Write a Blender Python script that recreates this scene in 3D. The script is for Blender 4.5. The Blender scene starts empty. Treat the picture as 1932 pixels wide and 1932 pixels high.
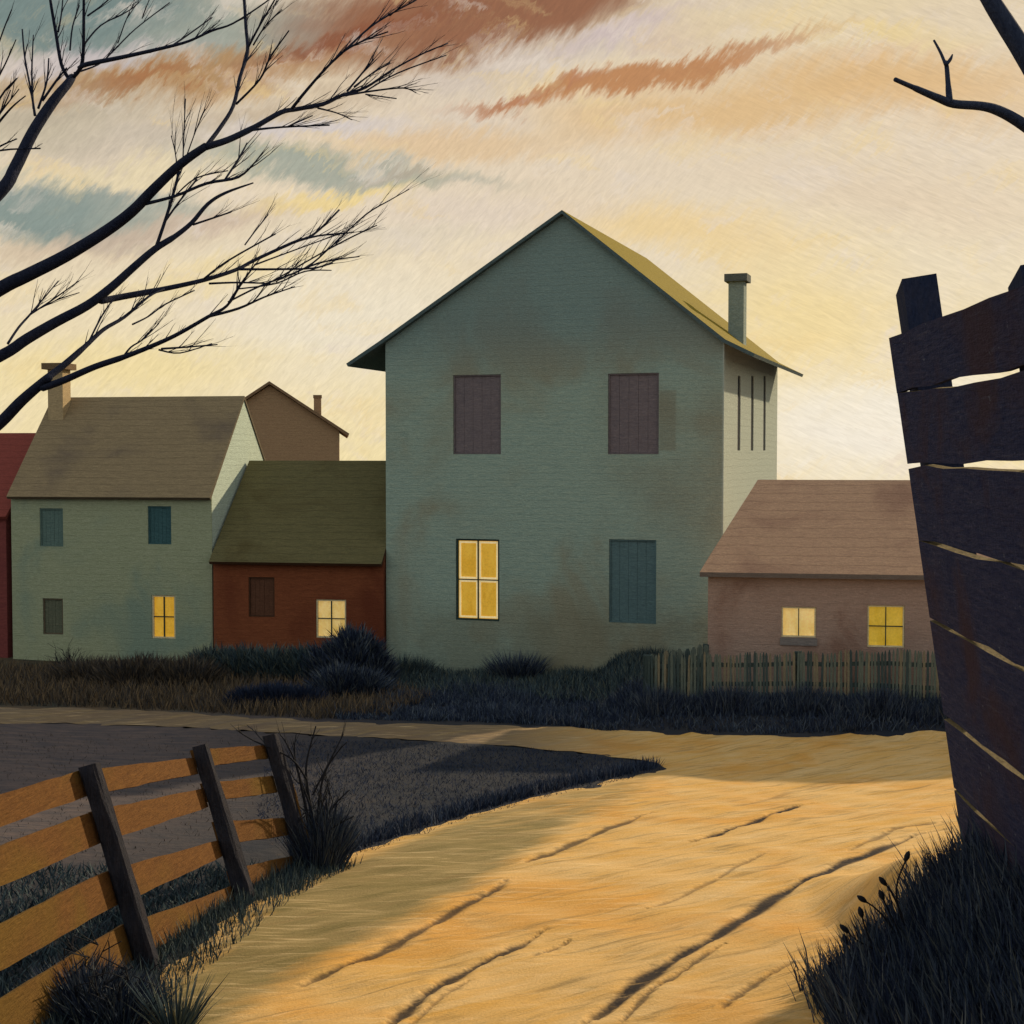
import bpy, math, random
from math import sin, cos, tan, radians as RAD, sqrt, atan2, asin, pi
from mathutils import Vector, geometry

SC = bpy.context.scene
COL = SC.collection
rnd = random.Random(7)

# ------------------------------------------------------------------ camera
PSI, PITCH, LENS = RAD(10.2), RAD(2.2), 50.0
EYE = Vector((0.0, 0.0, 4.0))
cam_d = bpy.data.cameras.new("camera")
cam_d.lens = LENS
cam_d.sensor_width = 36.0
cam_d.clip_start = 0.1
cam_d.clip_end = 3000.0
cam = bpy.data.objects.new("camera", cam_d)
COL.objects.link(cam)
cam.location = EYE
cam.rotation_euler = (RAD(90) - PITCH, 0.0, PSI)
SC.camera = cam

# ------------------------------------------------------------------ light
SUN_AZ, SUN_EL = RAD(32.0), RAD(24.0)          # to the right of the street's depth axis, low behind the houses
sun_d = bpy.data.lights.new("sun", 'SUN')
sun_d.energy = 4.2
sun_d.angle = RAD(1.0)
sun_d.color = (1.0, 0.80, 0.52)
sun = bpy.data.objects.new("sun", sun_d)
COL.objects.link(sun)
SUN_DIR = Vector((sin(SUN_AZ) * cos(SUN_EL), cos(SUN_AZ) * cos(SUN_EL), sin(SUN_EL)))
sun.rotation_euler = (-SUN_DIR).to_track_quat('-Z', 'Y').to_euler()
sun.location = SUN_DIR * 60

SC.view_settings.view_transform = 'Standard'
SC.view_settings.look = 'None'
SC.view_settings.exposure = 0.0
SC.view_settings.gamma = 1.0

# ------------------------------------------------------------------ survey: photo points to places
FPX, CU, CV = LENS / 36.0 * 1932.0, 966.0, 966.0
CF = Vector((-sin(PSI), cos(PSI), 0)); CR = Vector((cos(PSI), sin(PSI), 0)); CZ = Vector((0, 0, 1))
CF2 = cos(PITCH) * CF - sin(PITCH) * CZ
CU2 = cos(PITCH) * CZ + sin(PITCH) * CF


def ray(u, v):
    return CF2 + CR * ((u - CU) / FPX) - CU2 * ((v - CV) / FPX)


def P(u, v, c):
    d = ray(u, v)
    return EYE + d * (c / d.dot(CF))


def latc(x, y):
    return x * CR.x + y * CR.y, x * CF.x + y * CF.y


def world(lat, c):
    p = CR * lat + CF * c
    return p.x, p.y


def sm(t):
    t = max(0.0, min(1.0, t))
    return t * t * (3 - 2 * t)


def terrain(x, y):
    lat, c = latc(x, y)
    cc = max(c, -4.0)
    b = 1.1 - 0.1 * (cc - 7.3)
    z = 0.5 * (b + sqrt(b * b + 0.05))
    if c > 33:
        t = c - 33
        z -= 0.12 * t * min(1.0, t / 8.0)
    z += 0.40 * sm((c + 0.18 * (lat - 2.0) - 20.0) / 0.9) * sm((lat - 1.35) / 0.7) * (1 - sm((c - 30) / 5))
    z += 0.45 * sm((lat - 2.0) / 0.7) * sm((11 - c) / 2.0)
    z += 0.10 * sm((-3.4 - lat) / 1.5) * sm((14 - c) / 4.0)
    z += 0.05 * sin(x * 0.9 + 1.0) * sin(y * 0.7) * sm((c - 12) / 6)
    return z


def G(u, v):
    """where the sight line through a photo point meets the ground"""
    d = ray(u, v)
    t, dt = 3.0, 0.05
    while t < 400:
        p = EYE + d * t
        if p.z < terrain(p.x, p.y):
            lo, hi = t - dt, t
            for _ in range(24):
                m = 0.5 * (lo + hi)
                q = EYE + d * m
                if q.z < terrain(q.x, q.y):
                    hi = m
                else:
                    lo = m
            q = EYE + d * hi
            return Vector((q.x, q.y, terrain(q.x, q.y)))
        t += dt
    return EYE + d * 400


# ------------------------------------------------------------------ colours and node helpers
def lin(c):
    r = []
    for k in c:
        k = k / 255.0
        r.append(k / 12.92 if k <= 0.04045 else ((k + 0.055) / 1.055) ** 2.4)
    return (r[0], r[1], r[2], 1.0)


class NT:
    def __init__(self, tree):
        self.t = tree
        self.n = tree.nodes
        self.l = tree.links

    def add(self, kind, **kw):
        n = self.n.new(kind)
        for k, v in kw.items():
            setattr(n, k, v)
        return n

    def link(self, a, b):
        self.l.new(a, b)

    def setin(self, sock, val):
        if isinstance(val, bpy.types.NodeSocket):
            self.l.new(val, sock)
        else:
            sock.default_value = val

    def math(self, op, a, b=0.0, clamp=False):
        n = self.add('ShaderNodeMath', operation=op, use_clamp=clamp)
        self.setin(n.inputs[0], a)
        self.setin(n.inputs[1], b)
        return n.outputs[0]

    def vmath(self, op, a, b=None):
        n = self.add('ShaderNodeVectorMath', operation=op)
        self.setin(n.inputs[0], a)
        if b is not None:
            self.setin(n.inputs[1], b)
        return n.outputs['Value'] if op in ('LENGTH', 'DOT_PRODUCT') else n.outputs[0]

    def mapping(self, vec, loc=(0, 0, 0), rot=(0, 0, 0), scale=(1, 1, 1), kind='POINT'):
        n = self.add('ShaderNodeMapping', vector_type=kind)
        self.link(vec, n.inputs['Vector'])
        n.inputs['Location'].default_value = loc
        n.inputs['Rotation'].default_value = rot
        n.inputs['Scale'].default_value = scale
        return n.outputs[0]

    def noise(self, vec, scale=1.0, detail=4.0, rough=0.55, dist=0.0, color=False):
        n = self.add('ShaderNodeTexNoise')
        self.link(vec, n.inputs['Vector'])
        n.inputs['Scale'].default_value = scale
        n.inputs['Detail'].default_value = detail
        n.inputs['Roughness'].default_value = rough
        n.inputs['Distortion'].default_value = dist
        return n.outputs['Color'] if color else n.outputs['Fac']

    def rng(self, val, a, b, c, d, smooth=False):
        n = self.add('ShaderNodeMapRange', interpolation_type='SMOOTHSTEP' if smooth else 'LINEAR')
        self.link(val, n.inputs['Value'])
        n.inputs['From Min'].default_value = a
        n.inputs['From Max'].default_value = b
        n.inputs['To Min'].default_value = c
        n.inputs['To Max'].default_value = d
        return n.outputs['Result']

    def mix(self, fac, a, b, blend='MIX'):
        n = self.add('ShaderNodeMix', data_type='RGBA', blend_type=blend)
        self.setin(n.inputs[0], fac)
        self.setin(n.inputs[6], a)
        self.setin(n.inputs[7], b)
        return n.outputs[2]

    def hsv(self, col, val):
        n = self.add('ShaderNodeHueSaturation')
        self.setin(n.inputs['Color'], col)
        self.setin(n.inputs['Value'], val)
        return n.outputs['Color']


# ------------------------------------------------------------------ sky (world)
def azel(u, v):
    d = ray(u, v).normalized()
    return math.degrees(atan2(d.x, d.y)), math.degrees(asin(d.z))


def build_sky():
    w = bpy.data.worlds.new("World")
    SC.world = w
    w.use_nodes = True
    nt = NT(w.node_tree)
    nt.n.clear()
    out = nt.add('ShaderNodeOutputWorld')
    bg = nt.add('ShaderNodeBackground')
    nt.link(bg.outputs[0], out.inputs[0])
    tc = nt.add('ShaderNodeTexCoord')
    d = nt.vmath('NORMALIZE', tc.outputs['Generated'])
    sep = nt.add('ShaderNodeSeparateXYZ')
    nt.link(d, sep.inputs[0])
    az = nt.math('MULTIPLY', nt.math('ARCTAN2', sep.outputs[0], sep.outputs[1]), 57.29578)
    el = nt.math('MULTIPLY', nt.math('ARCSINE', sep.outputs[2]), 57.29578)
    comb = nt.add('ShaderNodeCombineXYZ')
    nt.link(az, comb.inputs[0])
    nt.link(el, comb.inputs[1])
    S = comb.outputs[0]
    # cloud edges: broad swells plus short ragged strokes
    n1 = nt.noise(nt.mapping(S, scale=(0.16, 0.42, 1)), 1.0, 3.0, 0.5, color=True)
    w1 = nt.vmath('MULTIPLY', nt.vmath('SUBTRACT', n1, (0.5, 0.5, 0.5)), (5.0, 2.2, 0))
    n2 = nt.noise(nt.mapping(S, rot=(0, 0, RAD(50)), scale=(1.4, 0.30, 1), kind='TEXTURE'), 1.0, 5.0, 0.7, color=True)
    w2 = nt.vmath('MULTIPLY', nt.vmath('SUBTRACT', n2, (0.5, 0.5, 0.5)), (1.0, 1.7, 0))
    W = nt.vmath('ADD', nt.vmath('ADD', S, w1), w2)
    sepw = nt.add('ShaderNodeSeparateXYZ')
    nt.link(W, sepw.inputs[0])
    # base: cream at the horizon to tan above, grey blue overhead
    ramp = nt.add('ShaderNodeValToRGB')
    nt.link(nt.rng(sepw.outputs[1], -5, 45, 0, 1), ramp.inputs[0])
    e = ramp.color_ramp.elements
    stops = [(0.0, (241, 222, 182)), (0.10, (244, 225, 174)), (0.17, (241, 222, 180)), (0.25, (237, 219, 186)),
             (0.33, (231, 212, 184)), (0.42, (229, 209, 176)), (0.55, (214, 196, 170)), (0.75, (196, 192, 184)),
             (1.0, (186, 190, 190))]
    while len(e) < len(stops):
        e.new(0.5)
    for i, (pos, c) in enumerate(stops):
        e[i].position = pos
        e[i].color = lin(c)
    col = ramp.outputs[0]
    # (u, v, half length, half height, rise, colour, strength, core)
    F = [
        (640, 610, 360, 150, 5, (241, 229, 206), .75, .1),
        (230, 690, 420, 60, 4, (243, 220, 156), .65, .1),
        (1620, 800, 300, 170, 0, (244, 236, 222), .9, .2),
        (1500, 590, 260, 190, -20, (243, 215, 146), .70, .1),
        (1270, 425, 300, 55, -10, (240, 207, 142), .75, .1),
        (1680, 370, 380, 90, -8, (226, 203, 172), .60, .1),
        (1050, 330, 430, 80, 0, (230, 210, 182), .60, .1),
        (430, 520, 330, 40, 10, (240, 216, 156), .60, .2),
        (150, 450, 360, 60, 8, (205, 182, 154), .65, .1),
        (60, 385, 290, 62, -6, (126, 144, 138), .92, .3),
        (640, 362, 240, 22, 9, (242, 214, 142), .85, .3),
        (250, 330, 280, 26, 3, (236, 218, 170), .55, .2),
        (590, 318, 310, 36, -2, (160, 166, 150), .9, .25),
        (740, 330, 110, 12, 4, (196, 158, 122), .70, .2),
        (330, 255, 360, 62, 8, (198, 184, 164), .75, .2),
        (60, 245, 160, 60, 0, (190, 178, 150), .60, .2),
        (840, 232, 300, 45, 10, (222, 205, 186), .65, .2),
        (150, 25, 470, 112, -6, (112, 132, 128), .95, .4),
        (480, 70, 280, 80, 10, (166, 168, 152), .85, .25),
        (160, 118, 240, 40, 6, (206, 193, 190), .85, .2),
        (330, 150, 340, 38, 9, (180, 138, 86), .90, .3),
        (240, 160, 170, 17, 13, (168, 112, 66), .9, .3),
        (890, 22, 430, 112, 11, (146, 92, 56), .97, .45),
        (650, 92, 240, 28, 17, (142, 84, 48), .95, .3),
        (560, 135, 260, 24, 13, (186, 144, 104), .70, .2),
        (1010, 118, 380, 42, 13, (214, 198, 182), .85, .3),
        (1330, 62, 180, 30, 9, (208, 184, 170), .75, .2),
        (1500, 30, 330, 45, 3, (233, 211, 165), .70, .2),
        (1420, 195, 500, 75, 4, (224, 182, 120), .80, .2),
        (1760, 175, 300, 80, -10, (224, 181, 120), .70, .1),
        (1640, 75, 170, 30, -4, (238, 210, 140), .65, .2),
        (1210, 146, 390, 24, 10, (190, 130, 76), .95, .4),
        (1000, 180, 150, 15, 14, (184, 122, 80), .85, .3),
        (560, 205, 300, 25, 8, (196, 172, 140), .55, .2),
        (40, 165, 200, 30, 4, (176, 146, 106), .8, .2),
        (480, 165, 260, 26, 10, (190, 150, 104), .7, .2),
        (760, 335, 240, 22, -1, (176, 174, 156), .7, .2),
        (180, 372, 240, 34, -3, (146, 156, 146), .75, .2),
        (700, 450, 320, 34, 6, (222, 208, 186), .6, .2),
        (330, 425, 260, 34, 12, (206, 182, 158), .75, .2),
        (590, 248, 200, 26, 6, (212, 202, 200), .75, .2),
        (840, 275, 260, 34, 4, (226, 192, 146), .75, .2),
        (110, 215, 230, 34, 10, (186, 172, 148), .7, .2),
        (1180, 62, 200, 26, 14, (206, 186, 184), .7, .2),
        (900, 395, 300, 40, 2, (226, 208, 190), .6, .2),
    ]
    pxdeg = math.degrees(1 / FPX)
    for (u, v, hl, hh, rot, c, st, core) in F:
        a, b = azel(u, v)
        m = nt.mapping(W, loc=(a, b, 0), rot=(0, 0, RAD(rot)), scale=(hl * pxdeg, hh * pxdeg, 1), kind='TEXTURE')
        f = nt.rng(nt.vmath('LENGTH', m), 1.15, core, 0.0, st, True)
        col = nt.mix(f, col, lin(c))
    # mottled veil: patches of mauve white and of straw
    mo = nt.noise(nt.mapping(W, scale=(0.28, 0.75, 1)), 1.0, 5.0, 0.6, 0.6)
    mo2 = nt.noise(nt.mapping(W, loc=(7, 3, 0), scale=(0.22, 0.8, 1)), 1.0, 5.0, 0.6, 0.6)
    col = nt.mix(nt.rng(mo, 0.52, 0.72, 0, 0.55, True), col, lin((232, 217, 200)))
    col = nt.mix(nt.rng(mo2, 0.54, 0.74, 0, 0.50, True), col, lin((240, 210, 146)))
    # fine streaks in the veil
    s1 = nt.noise(nt.mapping(S, rot=(0, 0, RAD(-24)), scale=(0.9, 0.12, 1), kind='TEXTURE'), 1.0, 6.0, 0.7, 0.8)
    s2 = nt.noise(nt.mapping(S, rot=(0, 0, RAD(48)), scale=(0.6, 0.13, 1), kind='TEXTURE'), 1.0, 6.0, 0.7, 0.8)
    pick = nt.rng(az, -8, 3, 0, 1, True)
    sm_ = nt.add('ShaderNodeMix', data_type='FLOAT')
    nt.link(pick, sm_.inputs[0]); nt.link(s2, sm_.inputs[2]); nt.link(s1, sm_.inputs[3])
    col = nt.hsv(col, nt.rng(sm_.outputs[0], 0.25, 0.75, 0.84, 1.10))
    # dusk sky behind the viewer, brightened to lift the shaded house fronts
    fwd = nt.vmath('DOT_PRODUCT', d, (sin(SUN_AZ - 0.3), cos(SUN_AZ - 0.3), 0.15))
    back = nt.rng(fwd, 0.55, -0.35, 0.0, 1.0, True)
    dusk = nt.mix(nt.rng(el, -5, 70, 0, 1), lin((205, 206, 198)), lin((186, 194, 196)))
    col = nt.mix(back, col, dusk)
    sky = nt.add('ShaderNodeTexSky', sky_type='NISHITA')
    sky.sun_disc = False
    sky.sun_elevation = SUN_EL
    sky.sun_rotation = SUN_AZ
    nish = nt.vmath('SCALE', sky.outputs[0])
    nt.n[-1].inputs['Scale'].default_value = 0.09
    col = nt.mix(0.05, col, nish)
    nt.link(col, bg.inputs[0])
    bg.inputs[1].default_value = 1.0
    w.cycles.sampling_method = 'MANUAL'
    w.cycles.sample_map_resolution = 512


build_sky()

# ------------------------------------------------------------------ materials
MATS = {}


def new_mat(name):
    m = bpy.data.materials.new(name)
    m.use_nodes = True
    nt = NT(m.node_tree)
    bsdf = nt.n['Principled BSDF']
    MATS[name] = m
    return m, nt, bsdf


def brushed(name, c1, c2, scale=(1.2, 1.2, 9.0), patch=0.5, bump=0.35, rough=0.85, extra=None, fine=1.0, patch_col=None,
            spec=0.08, fdist=0.02, course=0.0, lap=1.0):
    """a surface with streaks along its grain and soft weathered patches"""
    m, nt, b = new_mat(name)
    tc = nt.add('ShaderNodeTexCoord')
    v = tc.outputs['Object']
    n_str = nt.noise(nt.mapping(v, scale=scale), 4.0 * fine, 6.0, 0.65, 0.4)
    n_pat = nt.noise(v, patch, 4.0, 0.55, 0.5)
    n_fine = nt.noise(v, 38.0 * fine, 3.0, 0.6)
    n_hair = nt.noise(nt.mapping(v, scale=scale), 13.0 * fine, 4.0, 0.7)
    col = nt.mix(nt.rng(n_str, 0.30, 0.70, 0, 1), lin(c1), lin(c2))
    if patch_col is not None:
        col = nt.mix(nt.rng(n_pat, 0.45, 0.68, 0, 0.85, True), col, lin(patch_col))
    if extra:
        col = extra(nt, v, col)
    col = nt.hsv(col, nt.rng(n_fine, 0.2, 0.8, 0.86, 1.14))
    col = nt.hsv(col, nt.rng(n_hair, 0.28, 0.72, 0.74, 1.24))
    nt.link(col, b.inputs['Base Color'])
    b.inputs['Roughness'].default_value = rough
    b.inputs['Specular IOR Level'].default_value = spec
    h = nt.math('ADD', nt.math('ADD', n_str, nt.math('MULTIPLY', n_fine, 0.6)), nt.math('MULTIPLY', n_hair, 0.7))
    if course > 0:
        # rows of lapped boards or shingles, a little uneven
        sp = nt.add('ShaderNodeSeparateXYZ')
        nt.link(v, sp.inputs[0])
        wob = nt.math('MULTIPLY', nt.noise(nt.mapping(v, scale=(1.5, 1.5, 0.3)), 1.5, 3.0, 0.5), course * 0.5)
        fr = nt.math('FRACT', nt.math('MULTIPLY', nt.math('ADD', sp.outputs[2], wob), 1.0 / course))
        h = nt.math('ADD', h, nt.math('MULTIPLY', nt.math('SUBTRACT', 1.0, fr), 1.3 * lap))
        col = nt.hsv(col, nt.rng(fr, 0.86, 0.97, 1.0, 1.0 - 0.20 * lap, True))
        nt.link(col, b.inputs['Base Color'])
    bp = nt.add('ShaderNodeBump')
    bp.inputs['Strength'].default_value = bump
    bp.inputs['Distance'].default_value = fdist
    nt.link(h, bp.inputs['Height'])
    nt.link(bp.outputs[0], b.inputs['Normal'])
    return m


def boxmask(nt, v, lo, hi, soft=0.06):
    """1 inside a box in object coordinates"""
    c = [(a + b) / 2 for a, b in zip(lo, hi)]
    h = [(b - a) / 2 for a, b in zip(lo, hi)]
    q = nt.vmath('ABSOLUTE', nt.vmath('SUBTRACT', v, tuple(c)))
    q = nt.vmath('SUBTRACT', q, tuple(h))
    s = nt.add('ShaderNodeSeparateXYZ')
    nt.link(q, s.inputs[0])
    mx = nt.math('MAXIMUM', nt.math('MAXIMUM', s.outputs[0], s.outputs[1]), s.outputs[2])
    return nt.rng(mx, soft, -soft, 0, 1, True)


def glow(name, c1, c2, strength):
    m, nt, b = new_mat(name)
    tc = nt.add('ShaderNodeTexCoord')
    n = nt.noise(nt.mapping(tc.outputs['Object'], scale=(3.5, 3.5, 1.8)), 1.8, 4.0, 0.6, 0.6)
    n2 = nt.noise(tc.outputs['Object'], 30.0, 3.0, 0.6)
    col = nt.mix(nt.rng(n, 0.30, 0.80, 0, 1), lin(c1), lin(c2))
    col = nt.hsv(col, nt.rng(n2, 0.2, 0.8, 0.85, 1.15))
    nt.link(col, b.inputs['Base Color'])
    nt.link(col, b.inputs['Emission Color'])
    b.inputs['Emission Strength'].default_value = strength
    b.inputs['Roughness'].default_value = 0.35
    return m


def leafy(name, cols, rough=0.8):
    """blades and twigs: colour varies from blade to blade"""
    m, nt, b = new_mat(name)
    at = nt.add('ShaderNodeAttribute', attribute_name='tone')
    ramp = nt.add('ShaderNodeValToRGB')
    e = ramp.color_ramp.elements
    while len(e) < len(cols):
        e.new(0.5)
    for i, c in enumerate(cols):
        e[i].position = i / (len(cols) - 1)
        e[i].color = lin(c)
    nt.link(at.outputs['Fac'], ramp.inputs[0])
    nt.link(ramp.outputs[0], b.inputs['Base Color'])
    b.inputs['Roughness'].default_value = rough
    b.inputs['Specular IOR Level'].default_value = 0.2
    return m


def bark(name, c1, c2):
    return brushed(name, c1, c2, scale=(6, 6, 2.0), patch=2.0, bump=0.7, rough=0.9)


# ------------------------------------------------------------------ mesh helpers
class MB:
    def __init__(self):
        self.v, self.f, self.mi, self.tone = [], [], [], []

    def quad(self, *p, mi=0):
        i = len(self.v)
        self.v.extend(tuple(q) for q in p)
        self.f.append(tuple(range(i, i + len(p))))
        self.mi.append(mi)

    def hexa(self, p, mi=0):
        """p: 8 corners, bottom loop 0-3 then top loop 4-7"""
        i = len(self.v)
        self.v.extend(tuple(q) for q in p)
        for f in ((3, 2, 1, 0), (4, 5, 6, 7), (0, 1, 5, 4), (1, 2, 6, 5), (2, 3, 7, 6), (3, 0, 4, 7)):
            self.f.append(tuple(i + k for k in f))
            self.mi.append(mi)

    def box(self, x0, x1, y0, y1, z0, z1, mi=0):
        self.hexa([(x0, y0, z0), (x1, y0, z0), (x1, y1, z0), (x0, y1, z0),
                   (x0, y0, z1), (x1, y0, z1), (x1, y1, z1), (x0, y1, z1)], mi)

    def tube(self, pts, rad, sides=7, cap=True):
        pts = [Vector(p) for p in pts]
        n = len(pts)
        i0 = len(self.v)
        t0 = (pts[1] - pts[0]).normalized()
        a = t0.orthogonal().normalized()
        for k in range(n):
            t = (pts[min(k + 1, n - 1)] - pts[max(k - 1, 0)])
            t = t.normalized() if t.length > 1e-9 else t0
            a = (a - t * a.dot(t))
            a = a.normalized() if a.length > 1e-6 else t.orthogonal().normalized()
            b = t.cross(a)
            for s in range(sides):
                an = 2 * pi * s / sides
                q = pts[k] + (a * cos(an) + b * sin(an)) * rad[k]
                self.v.append(tuple(q))
            t0 = t
        for k in range(n - 1):
            for s in range(sides):
                s2 = (s + 1) % sides
                self.f.append((i0 + k * sides + s, i0 + k * sides + s2, i0 + (k + 1) * sides + s2, i0 + (k + 1) * sides + s))
                self.mi.append(0)
        if cap:
            self.f.append(tuple(i0 + s for s in range(sides))[::-1])
            self.f.append(tuple(i0 + (n - 1) * sides + s for s in range(sides)))
            self.mi += [0, 0]

    def blade(self, p, d, side, L, w, bend, tone):
        """a narrow tapering blade of three cross-sections"""
        i = len(self.v)
        p1 = p + d * (L * 0.5) + bend * (0.25 * L)
        p2 = p + d * L + bend * L
        s = side * (w * 0.5)
        self.v += [tuple(p - s), tuple(p + s), tuple(p1 - s * 0.75), tuple(p1 + s * 0.75), tuple(p2)]
        self.f += [(i, i + 1, i + 3, i + 2), (i + 2, i + 3, i + 4)]
        self.mi += [0, 0]
        self.tone += [tone * 0.85, tone * 0.85, tone, tone, min(1, tone * 1.1)]

    def build(self, name, mats, parent=None, smooth=False):
        me = bpy.data.meshes.new(name)
        me.from_pydata(self.v, [], self.f)
        if not isinstance(mats, (list, tuple)):
            mats = [mats]
        for m in mats:
            me.materials.append(m)
        if len(mats) > 1:
            me.polygons.foreach_set('material_index', self.mi)
        if self.tone:
            at = me.attributes.new('tone', 'FLOAT', 'POINT')
            t = self.tone + [0.5] * (len(self.v) - len(self.tone))
            at.data.foreach_set('value', t)
        if smooth:
            me.polygons.foreach_set('use_smooth', [True] * len(me.polygons))
        me.update()
        o = bpy.data.objects.new(name, me)
        COL.objects.link(o)
        if parent is not None:
            o.parent = parent
        return o


def thing(name, label, cat, loc=(0, 0, 0), rotz=0.0, group=None):
    o = bpy.data.objects.new(name, None)
    COL.objects.link(o)
    o.location = loc
    o.rotation_euler = (0, 0, rotz)
    o.empty_display_size = 0.3
    return tag(o, label, cat, group)


def tag(o, label, cat, group=None):
    o['label'] = label
    o['category'] = cat
    if group:
        o['group'] = group
    return o


def struct(o, label=None, cat=None):
    o['kind'] = 'structure'
    if label:
        o['label'] = label
    if cat:
        o['category'] = cat
    return o


def stuff(o, label, cat):
    o['kind'] = 'stuff'
    return tag(o, label, cat)


def place_local(p, root_loc):
    return Vector(p) - Vector(root_loc)


# ------------------------------------------------------------------ road outline (photo points laid on the ground)
ROAD_UV = [(-420, 1333), (-150, 1333), (0, 1335), (180, 1338), (330, 1344), (470, 1353), (600, 1362), (750, 1366), (900, 1368), (1050, 1372),
           (1200, 1379), (1330, 1385), (1450, 1388), (1600, 1387), (1780, 1378), (1960, 1376), (2200, 1376),
           (2300, 1430), (2200, 1500), (2010, 1580), (1960, 1680), (2000, 1800), (2100, 1935), (2200, 2300),
           (1300, 2500), (500, 2400), (260, 2150), (262, 1960), (300, 1845), (385, 1775), (462, 1715), (540, 1672), (610, 1640), (700, 1601), (850, 1551), (960, 1519), (1060, 1494),
           (1160, 1472), (1235, 1455), (1262, 1449), (1238, 1440), (1130, 1424), (1000, 1411), (850, 1400), (700, 1392), (600, 1387),
           (480, 1379), (300, 1370), (150, 1366), (0, 1365), (-150, 1364), (-420, 1363)]


def densify(uv, step=22):
    out = []
    n = len(uv)
    for i in range(n):
        a, b = uv[i], uv[(i + 1) % n]
        L = math.hypot(b[0] - a[0], b[1] - a[1])
        k = max(1, int(L / step))
        for j in range(k):
            out.append((a[0] + (b[0] - a[0]) * j / k, a[1] + (b[1] - a[1]) * j / k))
    return out


_rr = random.Random(3)
ROAD_XY = []
for (u, v) in densify(ROAD_UV):
    q = G(u, v)
    j = min(0.05, 0.005 * (latc(q.x, q.y)[1]))
    ROAD_XY.append(Vector((q.x + _rr.uniform(-j, j), q.y + _rr.uniform(-j, j))))


def in_poly(x, y, poly):
    ins = False
    n = len(poly)
    j = n - 1
    for i in range(n):
        xi, yi = poly[i]
        xj, yj = poly[j]
        if (yi > y) != (yj > y) and x < (xj - xi) * (y - yi) / (yj - yi) + xi:
            ins = not ins
        j = i
    return ins


def seg_dist(px, py, ax, ay, bx, by):
    dx, dy = bx - ax, by - ay
    L = dx * dx + dy * dy
    t = 0 if L == 0 else max(0, min(1, ((px - ax) * dx + (py - ay) * dy) / L))
    return math.hypot(px - ax - t * dx, py - ay - t * dy), t


def edge_dist(x, y, poly):
    return min(seg_dist(x, y, poly[i - 1][0], poly[i - 1][1], poly[i][0], poly[i][1])[0] for i in range(len(poly)))


# ------------------------------------------------------------------ ground sheet
def axis(dense0, dense1, step, far0, far1):
    a = []
    x = dense0
    while x <= dense1 + 1e-6:
        a.append(x)
        x += step
    s = step
    x = dense0
    lo = []
    while x > far0:
        s *= 1.35
        x -= s
        lo.append(x)
    s = step
    x = a[-1]
    hi = []
    while x < far1:
        s *= 1.35
        x += s
        hi.append(x)
    return lo[::-1] + a + hi


def build_ground():
    A = axis(-13, 10, 0.22, -260, 260)
    C = axis(2, 31, 0.22, -120, 520)
    vs, soil, wear = [], [], []
    nu = len(A)
    for c in C:
        for a in A:
            x, y = world(a, c)
            z = terrain(x, y)
            if -12.5 < a < 10 and 3 < c < 24 and in_poly(x, y, ROAD_XY) and edge_dist(x, y, ROAD_XY) > 0.16:
                z -= 0.16
            vs.append((x, y, z))
            soil.append(sm((-1.0 - a) / 4.5) * sm((26 - c) / 4) * sm((c - 9) / 4))
            wear.append(sm((c - 21) / 2) * sm((-1 - a) / 2))
    fs = []
    for j in range(len(C) - 1):
        for i in range(nu - 1):
            k = j * nu + i
            fs.append((k, k + 1, k + nu + 1, k + nu))
    me = bpy.data.meshes.new('ground')
    me.from_pydata(vs, [], fs)
    for nm, dat in (('soil', soil), ('wear', wear)):
        at = me.attributes.new(nm, 'FLOAT', 'POINT')
        at.data.foreach_set('value', dat)
    me.polygons.foreach_set('use_smooth', [True] * len(fs))
    m, nt, b = new_mat('field soil')
    tc = nt.add('ShaderNodeTexCoord')
    v = tc.outputs['Object']
    n1 = nt.noise(v, 1.1, 6, 0.6, 0.5)
    n2 = nt.noise(v, 9.0, 5, 0.65)
    n3 = nt.noise(nt.mapping(v, scale=(1, 3.0, 1)), 2.2, 5, 0.6, 0.4)
    dark = nt.mix(nt.rng(n1, 0.35, 0.65, 0, 1), lin((36, 42, 52)), lin((56, 56, 60)))
    dark = nt.mix(nt.rng(n2, 0.60, 0.74, 0, 0.22), dark, lin((120, 92, 60)))
    purp = nt.mix(nt.rng(n3, 0.35, 0.65, 0, 1), lin((98, 86, 84)), lin((74, 70, 74)))
    a1 = nt.add('ShaderNodeAttribute', attribute_name='soil')
    a2 = nt.add('ShaderNodeAttribute', attribute_name='wear')
    col = nt.mix(a1.outputs['Fac'], dark, purp)
    yard = nt.mix(nt.rng(n1, 0.4, 0.6, 0, 1), lin((96, 80, 62)), lin((66, 66, 58)))
    col = nt.mix(a2.outputs['Fac'], col, yard)
    nt.link(col, b.inputs['Base Color'])
    b.inputs['Roughness'].default_value = 0.95
    b.inputs['Specular IOR Level'].default_value = 0.1
    bp = nt.add('ShaderNodeBump')
    bp.inputs['Strength'].default_value = 0.5
    bp.inputs['Distance'].default_value = 0.05
    nt.link(nt.math('ADD', n2, n3), bp.inputs['Height'])
    nt.link(bp.outputs[0], b.inputs['Normal'])
    me.materials.append(m)
    o = bpy.data.objects.new('ground', me)
    COL.objects.link(o)
    struct(o, 'dark field soil running from the road to the houses', 'ground')


build_ground()

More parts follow.
